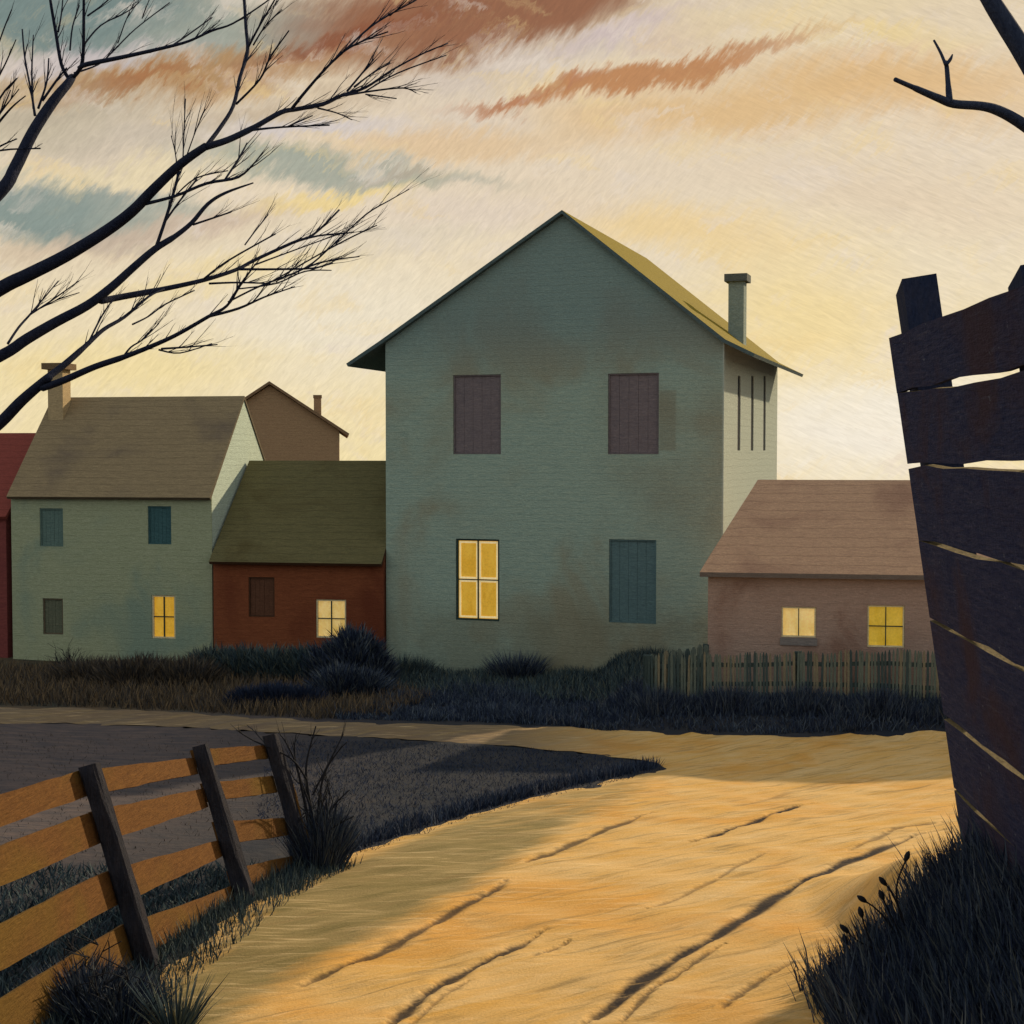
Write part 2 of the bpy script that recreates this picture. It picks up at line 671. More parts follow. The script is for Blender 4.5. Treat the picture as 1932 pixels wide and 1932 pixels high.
# ------------------------------------------------------------------ road with ruts
# (photo points, half width in m, depth of mud tone)
RUTS_UV = [
    ([(735, 1945), (750, 1929), (806, 1885), (877, 1841), (968, 1798), (1032, 1762)], 0.030, 0.95),
    ([(770, 1945), (830, 1895), (890, 1855)], 0.012, 0.5),
    ([(1100, 1945), (1123, 1929), (1180, 1885), (1234, 1841), (1314, 1794), (1406, 1738), (1470, 1695), (1509, 1672), (1587, 1636), (1668, 1604), (1730, 1580), (1790, 1566)], 0.045, 1.0),
    ([(1165, 1945), (1225, 1882), (1290, 1838), (1372, 1785)], 0.016, 0.75),
    ([(1600, 1612), (1668, 1580), (1711, 1563), (1790, 1555)], 0.030, 0.55),
    ([(1310, 1592), (1350, 1578), (1420, 1555), (1477, 1533), (1541, 1519)], 0.038, 1.0),
    ([(560, 1870), (639, 1834), (734, 1794), (829, 1742), (890, 1708), (937, 1683), (957, 1667)], 0.035, 0.85),
    ([(988, 1635), (1030, 1618), (1076, 1599), (1155, 1564), (1234, 1536)], 0.045, 0.8),
    ([(1223, 1722), (1314, 1683), (1406, 1631), (1450, 1612)], 0.020, 0.5),
    ([(1361, 1913), (1390, 1885), (1420, 1864), (1502, 1818)], 0.020, 0.7),
    ([(1000, 1815), (1060, 1790), (1075, 1780)], 0.014, 0.6),
    ([(1420, 1520), (1520, 1492), (1640, 1478)], 0.035, 0.25),
]


def smooth_line(pts, sub=4):
    pts = [Vector(p) for p in pts]
    if len(pts) < 3:
        return pts
    out = []
    n = len(pts)
    for i in range(n - 1):
        p0, p1, p2, p3 = pts[max(i - 1, 0)], pts[i], pts[i + 1], pts[min(i + 2, n - 1)]
        for k in range(sub):
            t = k / sub
            out.append(0.5 * ((2 * p1) + (p2 - p0) * t + (2 * p0 - 5 * p1 + 4 * p2 - p3) * t * t
                              + (3 * p1 - p0 - 3 * p2 + p3) * t ** 3))
    out.append(pts[-1])
    return out


def build_road():
    ruts = []
    for uv, hw, tone in RUTS_UV:
        g = [G(u, v) for u, v in uv]
        ln = smooth_line([(q.x, q.y) for q in g], 5)
        ruts.append((ln, hw, tone, (min(p.x for p in ln) - .5, max(p.x for p in ln) + .5, min(p.y for p in ln) - .5, max(p.y for p in ln) + .5)))
    VERGE = [(G(u, v).x, G(u, v).y) for u, v in densify(
        [(200, 1900), (290, 1838), (460, 1705), (610, 1630), (850, 1540), (1060, 1484), (1200, 1458), (1290, 1462), (1230, 1510), (1120, 1566),
         (1020, 1626), (930, 1686), (829, 1744), (720, 1800), (639, 1842), (560, 1892), (480, 1960), (400, 2060), (150, 2060)], 60)]
    rr = random.Random(5)
    pts = [Vector((p.x, p.y)) for p in ROAD_XY]
    nb = len(pts)
    edges = [(i, (i + 1) % nb) for i in range(nb)]
    for ln, hw, tone, bb in ruts:
        for i in range(len(ln) - 1):
            d = ln[i + 1] - ln[i]
            L = d.length
            nn = Vector((-d.y, d.x)).normalized()
            for k in range(max(1, int(L / 0.035))):
                for o_ in (0, .5, -.5, .95, -.95, 1.35, -1.35, 2.0, -2.0):
                    q = ln[i] + d * ((k + rr.random()) / max(1, int(L / 0.035))) + nn * (o_ * hw * rr.uniform(.9, 1.1))
                    if in_poly(q.x, q.y, ROAD_XY):
                        pts.append(q)
    # interior points: spacing grows with distance
    c = 4.5
    while c < 24:
        st = 0.034 if c < 9 else 0.034 + (c - 9) * 0.011
        a = -14.0
        while a < 9:
            x, y = world(a + rr.uniform(-.3, .3) * st, c + rr.uniform(-.3, .3) * st)
            lat = a
            if abs(lat) < c * 0.46 + 0.3 and in_poly(x, y, ROAD_XY):
                pts.append(Vector((x, y)))
            a += st
        c += st * (1.0 if c < 12 else 1.15)
    r = geometry.delaunay_2d_cdt(pts, edges, [], 1, 1e-5)
    vco, faces = r[0], r[2]
    vs, mud, verge, dull = [], [], [], []
    for p in vco:
        x, y = p.x, p.y
        ed = edge_dist(x, y, ROAD_XY)
        lat, cc = latc(x, y)
        z = terrain(x, y) + 0.004 + 0.022 * sm(ed / 0.3)
        m_, dz = 0.0, 0.0
        for ln, hw, tone, bb in ruts:
            if not (bb[0] < x < bb[1] and bb[2] < y < bb[3]):
                continue
            best, bi = 9, 0
            for i in range(len(ln) - 1):
                dd, t = seg_dist(x, y, ln[i].x, ln[i].y, ln[i + 1].x, ln[i + 1].y)
                if dd < best:
                    best, bi = dd, (i + t) / (len(ln) - 1)
            taper = min(1, bi / 0.18 + 0.15) * min(1, (1 - bi) / 0.22 + 0.1)
            wob = 1 + 0.28 * sin(bi * 23 + hw * 900) + 0.22 * sin(bi * 61 + 2 * sin(bi * 17))
            ww = hw * taper * max(0.25, wob)
            if best < ww * 3.5:
                f = 1 - sm((best - ww * 0.55) / (ww * 0.75))
                m_ = max(m_, f * tone * (0.55 + 0.45 * taper))
                dz = min(dz, -0.022 * tone * (1 - sm(best / (ww * 2.2))))
                dz = max(dz, -0.06)
                if ww * 1.5 < best < ww * 3.5:
                    dz += 0.004 * tone
        ve = 0.0
        if in_poly(x, y, VERGE):
            ve = sm(edge_dist(x, y, VERGE) / 0.45) * (1 - 0.55 * sm((cc - 11) / 5))
        z += dz + 0.012 * sin(x * 5.1 + y * 2.3) * sin(y * 4.2 - x)
        vs.append((x, y, z))
        mud.append(m_)
        verge.append(ve)
        dull.append(sm((2.4 - lat) / 3.0) * sm((cc - 16.5) / 2.5))
    me = bpy.data.meshes.new('road')
    me.from_pydata(vs, [], [f for f in faces])
    for nm, dat in (('mud', mud), ('verge', verge), ('dull', dull)):
        at = me.attributes.new(nm, 'FLOAT', 'POINT')
        at.data.foreach_set('value', dat)
    me.polygons.foreach_set('use_smooth', [True] * len(me.polygons))
    m, nt, b = new_mat('sandy road')
    tc = nt.add('ShaderNodeTexCoord')
    v = tc.outputs['Object']
    along = nt.mapping(v, rot=(0, 0, RAD(50)), scale=(1.9, 0.33, 1), kind='TEXTURE')
    n1 = nt.noise(along, 1.5, 5, 0.6, 0.6)
    n2 = nt.noise(v, 0.7, 4, 0.55, 0.4)
    n3 = nt.noise(nt.mapping(v, rot=(0, 0, RAD(50)), scale=(0.7, 0.08, 1), kind='TEXTURE'), 2.0, 5, 0.65, 0.4)
    n4 = nt.noise(v, 55, 4, 0.7)
    sand = nt.mix(nt.rng(n1, 0.32, 0.68, 0, 1), lin((208, 162, 88)), lin((214, 180, 126)))
    sand = nt.mix(nt.rng(n2, 0.45, 0.7, 0, 0.8, True), sand, lin((206, 150, 70)))
    sand = nt.mix(nt.rng(n3, 0.60, 0.78, 0, 0.55), sand, lin((232, 198, 150)))
    vg = nt.mix(nt.rng(n1, 0.35, 0.65, 0, 1), lin((116, 106, 68)), lin((150, 132, 90)))
    vg = nt.mix(nt.rng(n3, 0.58, 0.75, 0, 0.7), vg, lin((80, 74, 40)))
    a1 = nt.add('ShaderNodeAttribute', attribute_name='mud')
    a2 = nt.add('ShaderNodeAttribute', attribute_name='verge')
    vf = nt.math('MULTIPLY', a2.outputs['Fac'], nt.rng(n2, 0.25, 0.6, 0.55, 1.0))
    nv = nt.noise(nt.mapping(v, loc=(1, 5, 0), rot=(0, 0, RAD(50)), scale=(0.8, 0.14, 1), kind='TEXTURE'), 1.0, 6, 0.7, 0.5)
    vf = nt.rng(nt.math('ADD', a2.outputs['Fac'], nt.math('MULTIPLY', nt.math('SUBTRACT', nv, 0.5), 1.6)), 0.08, 0.80, 0.0, 0.95)
    col = nt.mix(vf, sand, vg)
    a3 = nt.add('ShaderNodeAttribute', attribute_name='dull')
    earth = nt.mix(nt.rng(n1, 0.35, 0.65, 0, 1), lin((118, 104, 86)), lin((90, 82, 78)))
    col = nt.mix(nt.math('MULTIPLY', a3.outputs['Fac'], 0.9), col, earth)
    n5 = nt.noise(nt.mapping(v, loc=(3, 1, 0), rot=(0, 0, RAD(52)), scale=(1.1, 0.10, 1), kind='TEXTURE'), 1.0, 6, 0.7, 0.5)
    n6 = nt.noise(nt.mapping(v, rot=(0, 0, RAD(10)), scale=(0.6, 0.07, 1), kind='TEXTURE'), 1.0, 5, 0.7, 0.4)
    col = nt.mix(nt.rng(n5, 0.52, 0.68, 0, 0.72), col, lin((140, 118, 78)))
    col = nt.mix(nt.rng(n6, 0.54, 0.72, 0, 0.50), col, lin((236, 206, 158)))
    mf = nt.math('MULTIPLY', a1.outputs['Fac'], nt.rng(n3, 0.22, 0.42, 0.35, 1.0), clamp=True)
    mudc = nt.mix(nt.rng(n1, 0.4, 0.6, 0, 1), lin((36, 34, 38)), lin((62, 54, 50)))
    col = nt.mix(mf, col, mudc)
    col = nt.hsv(col, nt.rng(n4, 0.2, 0.8, 0.86, 1.14))
    nt.link(col, b.inputs['Base Color'])
    b.inputs['Roughness'].default_value = 0.95
    b.inputs['Specular IOR Level'].default_value = 0.1
    bp = nt.add('ShaderNodeBump')
    bp.inputs['Strength'].default_value = 0.55
    bp.inputs['Distance'].default_value = 0.03
    nt.link(nt.math('ADD', nt.math('ADD', n3, n1), nt.math('MULTIPLY', n4, 0.5)), bp.inputs['Height'])
    nt.link(bp.outputs[0], b.inputs['Normal'])
    me.materials.append(m)
    o = bpy.data.objects.new('road', me)
    COL.objects.link(o)
    struct(o, 'sandy rutted dirt road curving down to the houses', 'road')


build_road()


# ------------------------------------------------------------------ houses
class House:
    """local frame: x along the front, y into the depth, z up; origin at the front left ground corner"""

    def __init__(self, name, label, cat, u0, c0, zb, rot):
        p = P(u0, 900, c0)
        self.O = Vector((p.x, p.y, zb))
        self.rot = rot
        self.r = Vector((cos(rot), -sin(rot), 0))
        self.d = Vector((sin(rot), cos(rot), 0))
        self.root = thing(name, label, cat, self.O, -rot)

    def at(self, u, v, y=0.0):
        """photo point on the upright plane at depth y: local (x, z)"""
        dr = ray(u, v)
        q = self.O + self.d * y
        t = (q - EYE).dot(self.d) / dr.dot(self.d)
        w = EYE + dr * t - self.O
        return w.dot(self.r), w.z

    def side(self, u, v, x):
        """photo point on the side plane at local x: local (y, z)"""
        dr = ray(u, v)
        q = self.O + self.r * x
        t = (q - EYE).dot(self.r) / dr.dot(self.r)
        w = EYE + dr * t - self.O
        return w.dot(self.d), w.z

    def rect(self, u0, v0, u1, v1, y=0.0):
        um, vm = (u0 + u1) / 2, (v0 + v1) / 2
        return (self.at(u0, vm, y)[0], self.at(u1, vm, y)[0], self.at(um, v1, y)[1], self.at(um, v0, y)[1])


def facade(mb, W, H, holes, reveal=0.11, z0=-0.6):
    """front wall at y=0 with real openings; holes are (x0, x1, z0, z1)"""
    xs = sorted({0.0, W} | {h[0] for h in holes} | {h[1] for h in holes})
    zs = sorted({z0, H} | {h[2] for h in holes} | {h[3] for h in holes})
    for i in range(len(xs) - 1):
        for j in range(len(zs) - 1):
            cx, cz = (xs[i] + xs[i + 1]) / 2, (zs[j] + zs[j + 1]) / 2
            if any(h[0] < cx < h[1] and h[2] < cz < h[3] for h in holes):
                continue
            mb.quad((xs[i], 0, zs[j]), (xs[i + 1], 0, zs[j]), (xs[i + 1], 0, zs[j + 1]), (xs[i], 0, zs[j + 1]))
    for (a, b, c, d) in holes:
        r = reveal
        mb.quad((a, 0, c), (a, 0, d), (a, r, d), (a, r, c))
        mb.quad((b, 0, c), (b, r, c), (b, r, d), (b, 0, d))
        mb.quad((a, 0, c), (a, r, c), (b, r, c), (b, 0, c))
        mb.quad((a, 0, d), (b, 0, d), (b, r, d), (a, r, d))
        mb.quad((a, r, c), (a, r, d), (b, r, d), (b, r, c))


def roof_slab(mb, prof, y0, y1, th, along='y'):
    """a bent sheet of thickness th: profile of (s, z) points extruded between y0 and y1"""
    n = len(prof)
    nr = []
    for i in range(n):
        a = Vector(prof[max(i - 1, 0)]); b = Vector(prof[min(i + 1, n - 1)])
        t = (b - a).normalized()
        nr.append(Vector((t.y, -t.x)))
    low = [(prof[i][0] + nr[i].x * th * (1 if nr[i].y < 0 else -1), prof[i][1] + nr[i].y * th * (1 if nr[i].y < 0 else -1)) for i in range(n)]

    def pt(s, z, e):
        return (s, e, z) if along == 'y' else (e, s, z)
    for i in range(n - 1):
        A, B = prof[i], prof[i + 1]
        a, b = low[i], low[i + 1]
        mb.quad(pt(*A, y0), pt(*B, y0), pt(*B, y1), pt(*A, y1), mi=0)
        mb.quad(pt(*a, y0), pt(*a, y1), pt(*b, y1), pt(*b, y0), mi=1)
        mb.quad(pt(*a, y0), pt(*b, y0), pt(*B, y0), pt(*A, y0), mi=1)
        mb.quad(pt(*a, y1), pt(*A, y1), pt(*B, y1), pt(*b, y1), mi=1)
    mb.quad(pt(*prof[0], y0), pt(*prof[0], y1), pt(*low[0], y1), pt(*low[0], y0), mi=1)
    mb.quad(pt(*prof[-1], y0), pt(*low[-1], y0), pt(*low[-1], y1), pt(*prof[-1], y1), mi=1)


def lit_window(root, h, frame_m, pane_m, bars=(1, 1), fw=0.035, y=0.02, sill=None, curtain=None):
    """frame with muntins, a glowing pane behind it"""
    a, b, c, d = h
    g = 0.004
    mb = MB()
    a += g; b -= g; c += g; d -= g
    mb.box(a, a + fw, y, y + 0.05, c, d)
    mb.box(b - fw, b, y, y + 0.05, c, d)
    mb.box(a + fw, b - fw, y, y + 0.05, c, c + fw)
    mb.box(a + fw, b - fw, y, y + 0.05, d - fw, d)
    o = mb.build('window', frame_m, root)
    nx, nz = bars
    mb = MB()
    mw = fw * 0.62
    for i in range(nx):
        x = a + (b - a) * (i + 1) / (nx + 1)
        mb.box(x - mw / 2, x + mw / 2, y + 0.004, y + 0.04, c + fw, d - fw)
    for j in range(nz):
        z = c + (d - c) * (j + 1) / (nz + 1)
        xs = [a + fw] + sum([[a + (b - a) * (i + 1) / (nx + 1) - mw / 2, a + (b - a) * (i + 1) / (nx + 1) + mw / 2] for i in range(nx)], []) + [b - fw]
        for k in range(0, len(xs), 2):
            mb.box(xs[k], xs[k + 1], y + 0.004, y + 0.04, z - mw / 2, z + mw / 2)
    mb.build('glazing_bars', MATS['dark bars'], o)
    mb = MB()
    mb.box(a + 0.01, b - 0.01, y + 0.052, y + 0.06, c + 0.01, d - 0.01)
    mb.build('pane', pane_m, o)
    if curtain is not None:
        mb = MB()
        mb2 = MB()
        cw = (b - a) * 0.13
        xs = [a + fw] + [a + (b - a) * (i + 1) / (nx + 1) for i in range(nx)] + [b - fw]
        zs = [c + fw] + [c + (d - c) * (j + 1) / (nz + 1) for j in range(nz)] + [d - fw]
        for i in range(len(xs) - 1):
            for j in range(len(zs) - 1):
                x0, x1, z0, z1 = xs[i] + 0.012, xs[i + 1] - 0.012, zs[j] + 0.012, zs[j + 1] - 0.012
                t = 0.035
                yy = y + 0.043
                mb.box(x0, x0 + t, yy, yy + 0.006, z0, z1)
                mb.box(x1 - t, x1, yy, yy + 0.006, z0, z1)
                mb.box(x0 + t, x1 - t, yy, yy + 0.006, z0, z0 + t)
                mb.box(x0 + t, x1 - t, yy, yy + 0.006, z1 - t, z1)
        mb.build('curtain_edge', curtain, o)
    if sill:
        mb = MB()
        mb.box(a - 0.02, b + 0.02, -0.025, -0.002, c - 0.07 - sill, c - 0.006)
        mb.build('sill', frame_m if sill < 0.05 else MATS['grey sill'], o)
    return o


def shut_window(root, h, mat, frame_m, slats=False, y=0.035):
    a, b, c, d = h
    g = 0.004
    a += g; b -= g; c += g; d -= g
    fw = 0.022
    mb = MB()
    mb.box(a, a + fw, y - 0.02, y + 0.04, c, d)
    mb.box(b - fw, b, y - 0.02, y + 0.04, c, d)
    mb.box(a + fw, b - fw, y - 0.02, y + 0.04, c, c + fw)
    mb.box(a + fw, b - fw, y - 0.02, y + 0.04, d - fw, d)
    o = mb.build('window', frame_m, root)
    mb = MB()
    mb.box(a + 0.01, b - 0.01, y + 0.045, y + 0.06, c + 0.01, d - 0.01)
    if slats:
        n = max(6, int((d - c - 2 * fw) / 0.075))
        st = (d - c - 2 * fw) / n
        for i in range(n):
            z = c + fw + i * st
            x0, x1 = a + fw + 0.003, b - fw - 0.003
            mb.hexa([(x0, y - 0.004, z + 0.004), (x1, y - 0.004, z + 0.004), (x1, y + 0.008, z + 0.004), (x0, y + 0.008, z + 0.004),
                     (x0, y + 0.030, z + st * 0.98), (x1, y + 0.030, z + st * 0.98), (x1, y + 0.042, z + st * 0.98), (x0, y + 0.042, z + st * 0.98)])
    else:
        n = 5
        for i in range(n):
            x0 = a + fw + 0.002 + (b - a - 2 * fw - 0.004) * i / n
            x1 = a + fw + 0.002 + (b - a - 2 * fw - 0.004) * (i + 1) / n - 0.004
            mb.box(x0, x1, y + 0.006 + 0.002 * (i % 2), y + 0.044, c + fw + 0.002, d - fw - 0.002)
    mb.build('shutter', mat, o)
    return o


def chimney(root, x0, x1, y0, y1, z0, z1, mat, cap_mat, cap=0.07, parent=None):
    mb = MB()
    mb.box(x0, x1, y0, y1, z0, z1)
    o = mb.build('chimney', mat, parent or root)
    mb = MB()
    h = (z1 - z0) * 0.07 + 0.05
    mb.box(x0 - cap, x1 + cap, y0 - cap, y1 + cap, z1 + 0.002, z1 + h)
    mb.build('chimney_cap', cap_mat, o)
    return o


# --- shared house materials
brushed('dark bars', (40, 58, 60), (58, 76, 74), bump=0.2)
brushed('pale frame', (214, 200, 160), (232, 216, 176), bump=0.2)
brushed('grey sill', (122, 116, 114), (140, 130, 126), bump=0.3)
glow('lamp lit pane', (202, 150, 36), (222, 176, 64), 0.50)
glow('lamp lit blind', (214, 176, 92), (236, 206, 140), 0.50)
glow('dim olive pane', (186, 150, 36), (206, 172, 66), 0.46)
glow('curtain glow', (234, 206, 140), (246, 226, 176), 0.50)


# ---- the tall gable house
def tall_house():
    rot = RAD(8.6)
    cR = 24.7
    # right front corner at u=1365, left at u=730: find the width in the rotated frame
    r = Vector((cos(rot), -sin(rot), 0)); d = Vector((sin(rot), cos(rot), 0))
    R = P(1365, 900, cR)
    dl = ray(728, 900)
    # EYE + t dl = R - W r  (in plan)
    det = dl.x * r.y - dl.y * r.x
    bx, by = R.x - EYE.x, R.y - EYE.y
    W = (dl.x * by - dl.y * bx) / det
    L0 = R - r * W
    cL = latc(L0.x, L0.y)[1]
    h = House('tall_house', 'tall teal gable-fronted house with a flared mustard roof, centre of the row', 'house', 728, cL, 0.0, rot)
    root = h.root
    xr, zr = h.at(1060, 396)
    pk = h.at(1060, 396, -0.12)
    tl = h.at(653, 686, -0.12)
    kr = h.at(1368, 640, -0.12)
    tr = h.at(1424, 667, -0.12)
    depth = h.side(1466, 850, W)[0]
    depth = max(4.0, min(depth, 7.0))
    # roof
    kl = (tl[0] + (pk[0] - tl[0]) * 0.16, tl[1] + (pk[1] - tl[1]) * 0.16 - 0.02)
    prof = [tl, kl, pk, kr, tr]
    shingles = brushed('ochre shingles', (122, 106, 16), (138, 120, 26), scale=(3, 1.2, 9), bump=0.5, patch=1.2, course=0.13)
    under = brushed('dark eaves', (74, 92, 96), (92, 106, 106), bump=0.3)
    mb = MB()
    roof_slab(mb, prof, -0.12, depth + 0.04, 0.065)
    roof = mb.build('roof', [shingles, under], root)

    # wall
    def under_z(x):
        for i in range(len(prof) - 1):
            (x0, z0), (x1, z1) = prof[i], prof[i + 1]
            if x0 <= x <= x1:
                return z0 + (z1 - z0) * (x - x0) / (x1 - x0) - 0.068
        return 5.5
    A = h.rect(855, 707, 945, 857)
    B = h.rect(1147, 704, 1243, 857)
    Cw = h.rect(860, 1017, 942, 1171)
    D = h.rect(1149, 1018, 1238, 1176)
    eave = min(under_z(0.0), under_z(W))
    patch_r = h.rect(1244, 737, 1275, 850)
    tall = h.rect(1275, 1020, 1290, 1060)

    def stains_and_lit_side(nt, v, col):
        m1 = boxmask(nt, v, (patch_r[0], -1, patch_r[2]), (patch_r[1], 0.02, patch_r[3]), 0.03)
        col = nt.mix(nt.math('MULTIPLY', m1, 0.5), col, lin((128, 122, 104)))
        n = nt.noise(v, 0.55, 4, 0.6, 0.4)
        m2 = boxmask(nt, v, (W - 1.8, -1, 2.8), (W + 1, 0.02, 5.0), 0.9)
        col = nt.mix(nt.math('MULTIPLY', m2, nt.rng(n, 0.35, 0.6, 0, 0.85)), col, lin((134, 128, 108)))
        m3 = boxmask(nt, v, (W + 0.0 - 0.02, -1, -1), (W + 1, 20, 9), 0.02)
        col = nt.mix(m3, col, lin((172, 182, 172)))  # right side wall coloured paler, the sun on it painted in
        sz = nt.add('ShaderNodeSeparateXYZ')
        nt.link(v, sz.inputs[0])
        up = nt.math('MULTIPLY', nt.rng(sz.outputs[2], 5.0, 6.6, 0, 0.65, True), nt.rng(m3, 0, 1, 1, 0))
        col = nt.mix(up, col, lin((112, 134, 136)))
        n4 = nt.noise(nt.mapping(v, scale=(1, 1, .6)), 1.1, 5, 0.6, 0.5)
        m4 = boxmask(nt, v, (-1, -1, -1), (W + 1, 0.02, 1.0), 0.7)
        col = nt.mix(nt.math('MULTIPLY', m4, nt.rng(n4, 0.35, 0.6, 0.2, 0.85)), col, lin((118, 112, 90)))
        return col
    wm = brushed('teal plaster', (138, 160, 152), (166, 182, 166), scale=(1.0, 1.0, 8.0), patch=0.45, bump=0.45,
                 patch_col=(150, 146, 124), extra=stains_and_lit_side, course=0.125, lap=0.28)
    mb = MB()
    facade(mb, W, eave, [A, B, Cw, D])
    # gable piece above the eave line
    top = [(0, eave), (W, eave), (W, under_z(W))]
    top += [(kr[0] - 0.001, under_z(kr[0] - 0.001))] if kr[0] < W else []
    top += [(pk[0], pk[1] - 0.068)]
    top += [(kl[0], under_z(kl[0]))] if kl[0] > 0 else []
    top += [(0, under_z(0.0))]
    mb.quad(*[(x, 0, z) for x, z in top])
    mb.quad(*[(x, depth, z) for x, z in ([(0, -0.6), (W, -0.6)] + top[2:])][::-1])
    mb.quad((0, 0, -0.6), (0, 0, under_z(0.0)), (0, depth, under_z(0.0)), (0, depth, -0.6))
    # right side wall with three narrow slots
    slots = []
    for u in (1394, 1419, 1442):
        y, z0 = h.side(u, 850, W)
        _, z1 = h.side(u, 709, W)
        slots.append((y, z0, z1))
    zt = under_z(W)
    ys = [0.0]
    for (y, z0, z1) in slots:
        ys += [y - 0.15, y + 0.15]
    ys.append(depth)
    for i in range(len(ys) - 1):
        y0, y1 = ys[i], ys[i + 1]
        if i % 2 == 0:
            mb.quad((W, y0, -0.6), (W, y1, -0.6), (W, y1, zt), (W, y0, zt))
        else:
            z0, z1 = slots[i // 2][1], slots[i // 2][2]
            mb.quad((W, y0, -0.6), (W, y1, -0.6), (W, y1, z0), (W, y0, z0))
            mb.quad((W, y0, z1), (W, y1, z1), (W, y1, zt), (W, y0, zt))
            x = W - 0.10
            mb.quad((W, y0, z0), (W, y0, z1), (x, y0, z1), (x, y0, z0))
            mb.quad((W, y1, z0), (x, y1, z0), (x, y1, z1), (W, y1, z1))
            mb.quad((x, y0, z0), (x, y0, z1), (x, y1, z1), (x, y1, z0))
            mb.quad((W, y0, z0), (x, y0, z0), (x, y1, z0), (W, y1, z0))
            mb.quad((W, y0, z1), (W, y1, z1), (x, y1, z1), (x, y0, z1))
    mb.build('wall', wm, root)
    slotm = brushed('slot shutter', (26, 28, 40), (38, 38, 50), bump=0.3)
    for (y, z0, z1) in slots:
        mb = MB()
        mb.box(W - 0.09, W - 0.02, y - 0.146, y + 0.146, z0 + 0.004, z1 - 0.004)
        o = mb.build('slot_window', slotm, root)
    plum = brushed('plum shutter', (108, 100, 106), (128, 116, 118), bump=0.4)
    plumf = brushed('plum frame', (104, 98, 102), (122, 112, 114), bump=0.3)
    teal = brushed('teal shutter', (88, 112, 118), (102, 128, 130), bump=0.4)
    for H_ in (A, B):
        o = shut_window(root, H_, plum, plumf)
        o['label'] = 'upper window closed by a plum-brown shutter'
    o = shut_window(root, D, teal, teal)
    o['label'] = 'lower window closed by a dark teal shutter'
    o = lit_window(root, Cw, MATS['dark bars'], MATS['lamp lit pane'], (1, 1), fw=0.03, curtain=MATS['curtain glow'])
    o['label'] = 'four-paned window glowing yellow'
    # chimney on the right slope
    yc = depth * 0.42
    c0 = h.at(1374, 600, yc)
    c1 = h.at(1403, 600, yc)
    ztop = h.at(1390, 531, yc)[1]
    zbot = h.at(1390, 640, yc)[1] - 0.25
    cm = brushed('grey green chimney', (126, 142, 140), (146, 158, 150), bump=0.5, scale=(2, 2, 6))
    ccap = brushed('chimney slate', (86, 92, 92), (104, 108, 104), bump=0.4)
    chimney(root, c0[0], c1[0], yc, yc + (c1[0] - c0[0]) * 1.1, zbot, ztop, cm, ccap, parent=roof)
    return h, W, depth


TALL, TALL_W, TALL_D = tall_house()


def ridge_house(name, label, u0, c0, zb, rot, u1, eave_v, ridge_v, half, wall_m, roof_m, eave_m, holes_uv, over=(0.12, 0.14, 0.16), eave_u=None, x1=None):
    """house whose ridge runs along its front; returns House, dims and openings"""
    h = House(name, label, 'house', u0, c0, zb, rot)
    W = x1 if x1 is not None else h.at(u1, eave_v)[0]
    oe, og, of = over
    um = eave_u or (u0 + min(u1, 1900)) / 2
    ze = h.at(um, eave_v, -of)[1]
    zr = h.at(um, ridge_v, half)[1]
    sl = (zr - ze) / (half + of)
    prof = [(-of, ze), (half, zr), (2 * half + of, ze)]
    mb = MB()
    roof_slab(mb, prof, -og, W + og, 0.07, along='x')
    roof = mb.build('roof', [roof_m, eave_m], h.root)
    zw = ze + sl * of - 0.09
    holes = [h.rect(*q) for q in holes_uv]
    mb = MB()
    facade(mb, W, zw, holes)
    D = 2 * half
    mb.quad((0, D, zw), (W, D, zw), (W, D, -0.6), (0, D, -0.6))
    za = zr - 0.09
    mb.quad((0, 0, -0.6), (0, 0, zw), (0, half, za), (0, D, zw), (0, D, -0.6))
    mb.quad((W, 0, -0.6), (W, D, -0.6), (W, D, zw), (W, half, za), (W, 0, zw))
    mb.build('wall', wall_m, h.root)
    return h, W, D, ze, zr, holes, roof


# ---- pale green house, left
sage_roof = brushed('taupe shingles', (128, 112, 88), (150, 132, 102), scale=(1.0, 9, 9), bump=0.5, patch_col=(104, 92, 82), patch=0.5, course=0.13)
sage_eave = brushed('taupe eaves', (92, 84, 70), (112, 100, 84), bump=0.3)
def lit_end(nt, v, col):
    # gable end mixed paler to paint in the sunlight on it
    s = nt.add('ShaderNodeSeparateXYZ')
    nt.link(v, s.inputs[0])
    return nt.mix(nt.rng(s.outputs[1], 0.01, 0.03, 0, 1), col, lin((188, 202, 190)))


sage_wall = brushed('sage plaster', (150, 158, 128), (168, 174, 146), scale=(1, 1, 8), bump=0.45, patch=0.6, patch_col=(130, 150, 136), extra=lit_end, course=0.125, lap=0.28)
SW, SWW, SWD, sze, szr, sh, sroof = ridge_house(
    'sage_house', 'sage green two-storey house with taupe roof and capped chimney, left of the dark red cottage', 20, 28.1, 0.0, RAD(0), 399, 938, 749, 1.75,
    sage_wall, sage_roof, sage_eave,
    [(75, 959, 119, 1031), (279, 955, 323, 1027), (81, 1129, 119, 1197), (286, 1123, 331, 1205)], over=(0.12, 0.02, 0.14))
tealw = brushed('petrol shutter', (60, 92, 98), (72, 106, 110), bump=0.4)
fadedw = brushed('faded shutter', (92, 116, 112), (104, 126, 120), bump=0.4)
olivew = brushed('olive shutter', (92, 98, 84), (110, 112, 94), bump=0.4)
o = shut_window(SW.root, sh[0], fadedw, fadedw); o['label'] = 'upper window with faded blue-green shutter'
o = shut_window(SW.root, sh[1], tealw, tealw); o['label'] = 'upper window with dark petrol shutter'
o = shut_window(SW.root, sh[2], olivew, sage_eave); o['label'] = 'lower window with dull olive shutter'
o = lit_window(SW.root, sh[3], MATS['pale frame'], MATS['lamp lit pane'], (1, 1), fw=0.03); o['label'] = 'lower window lit amber'
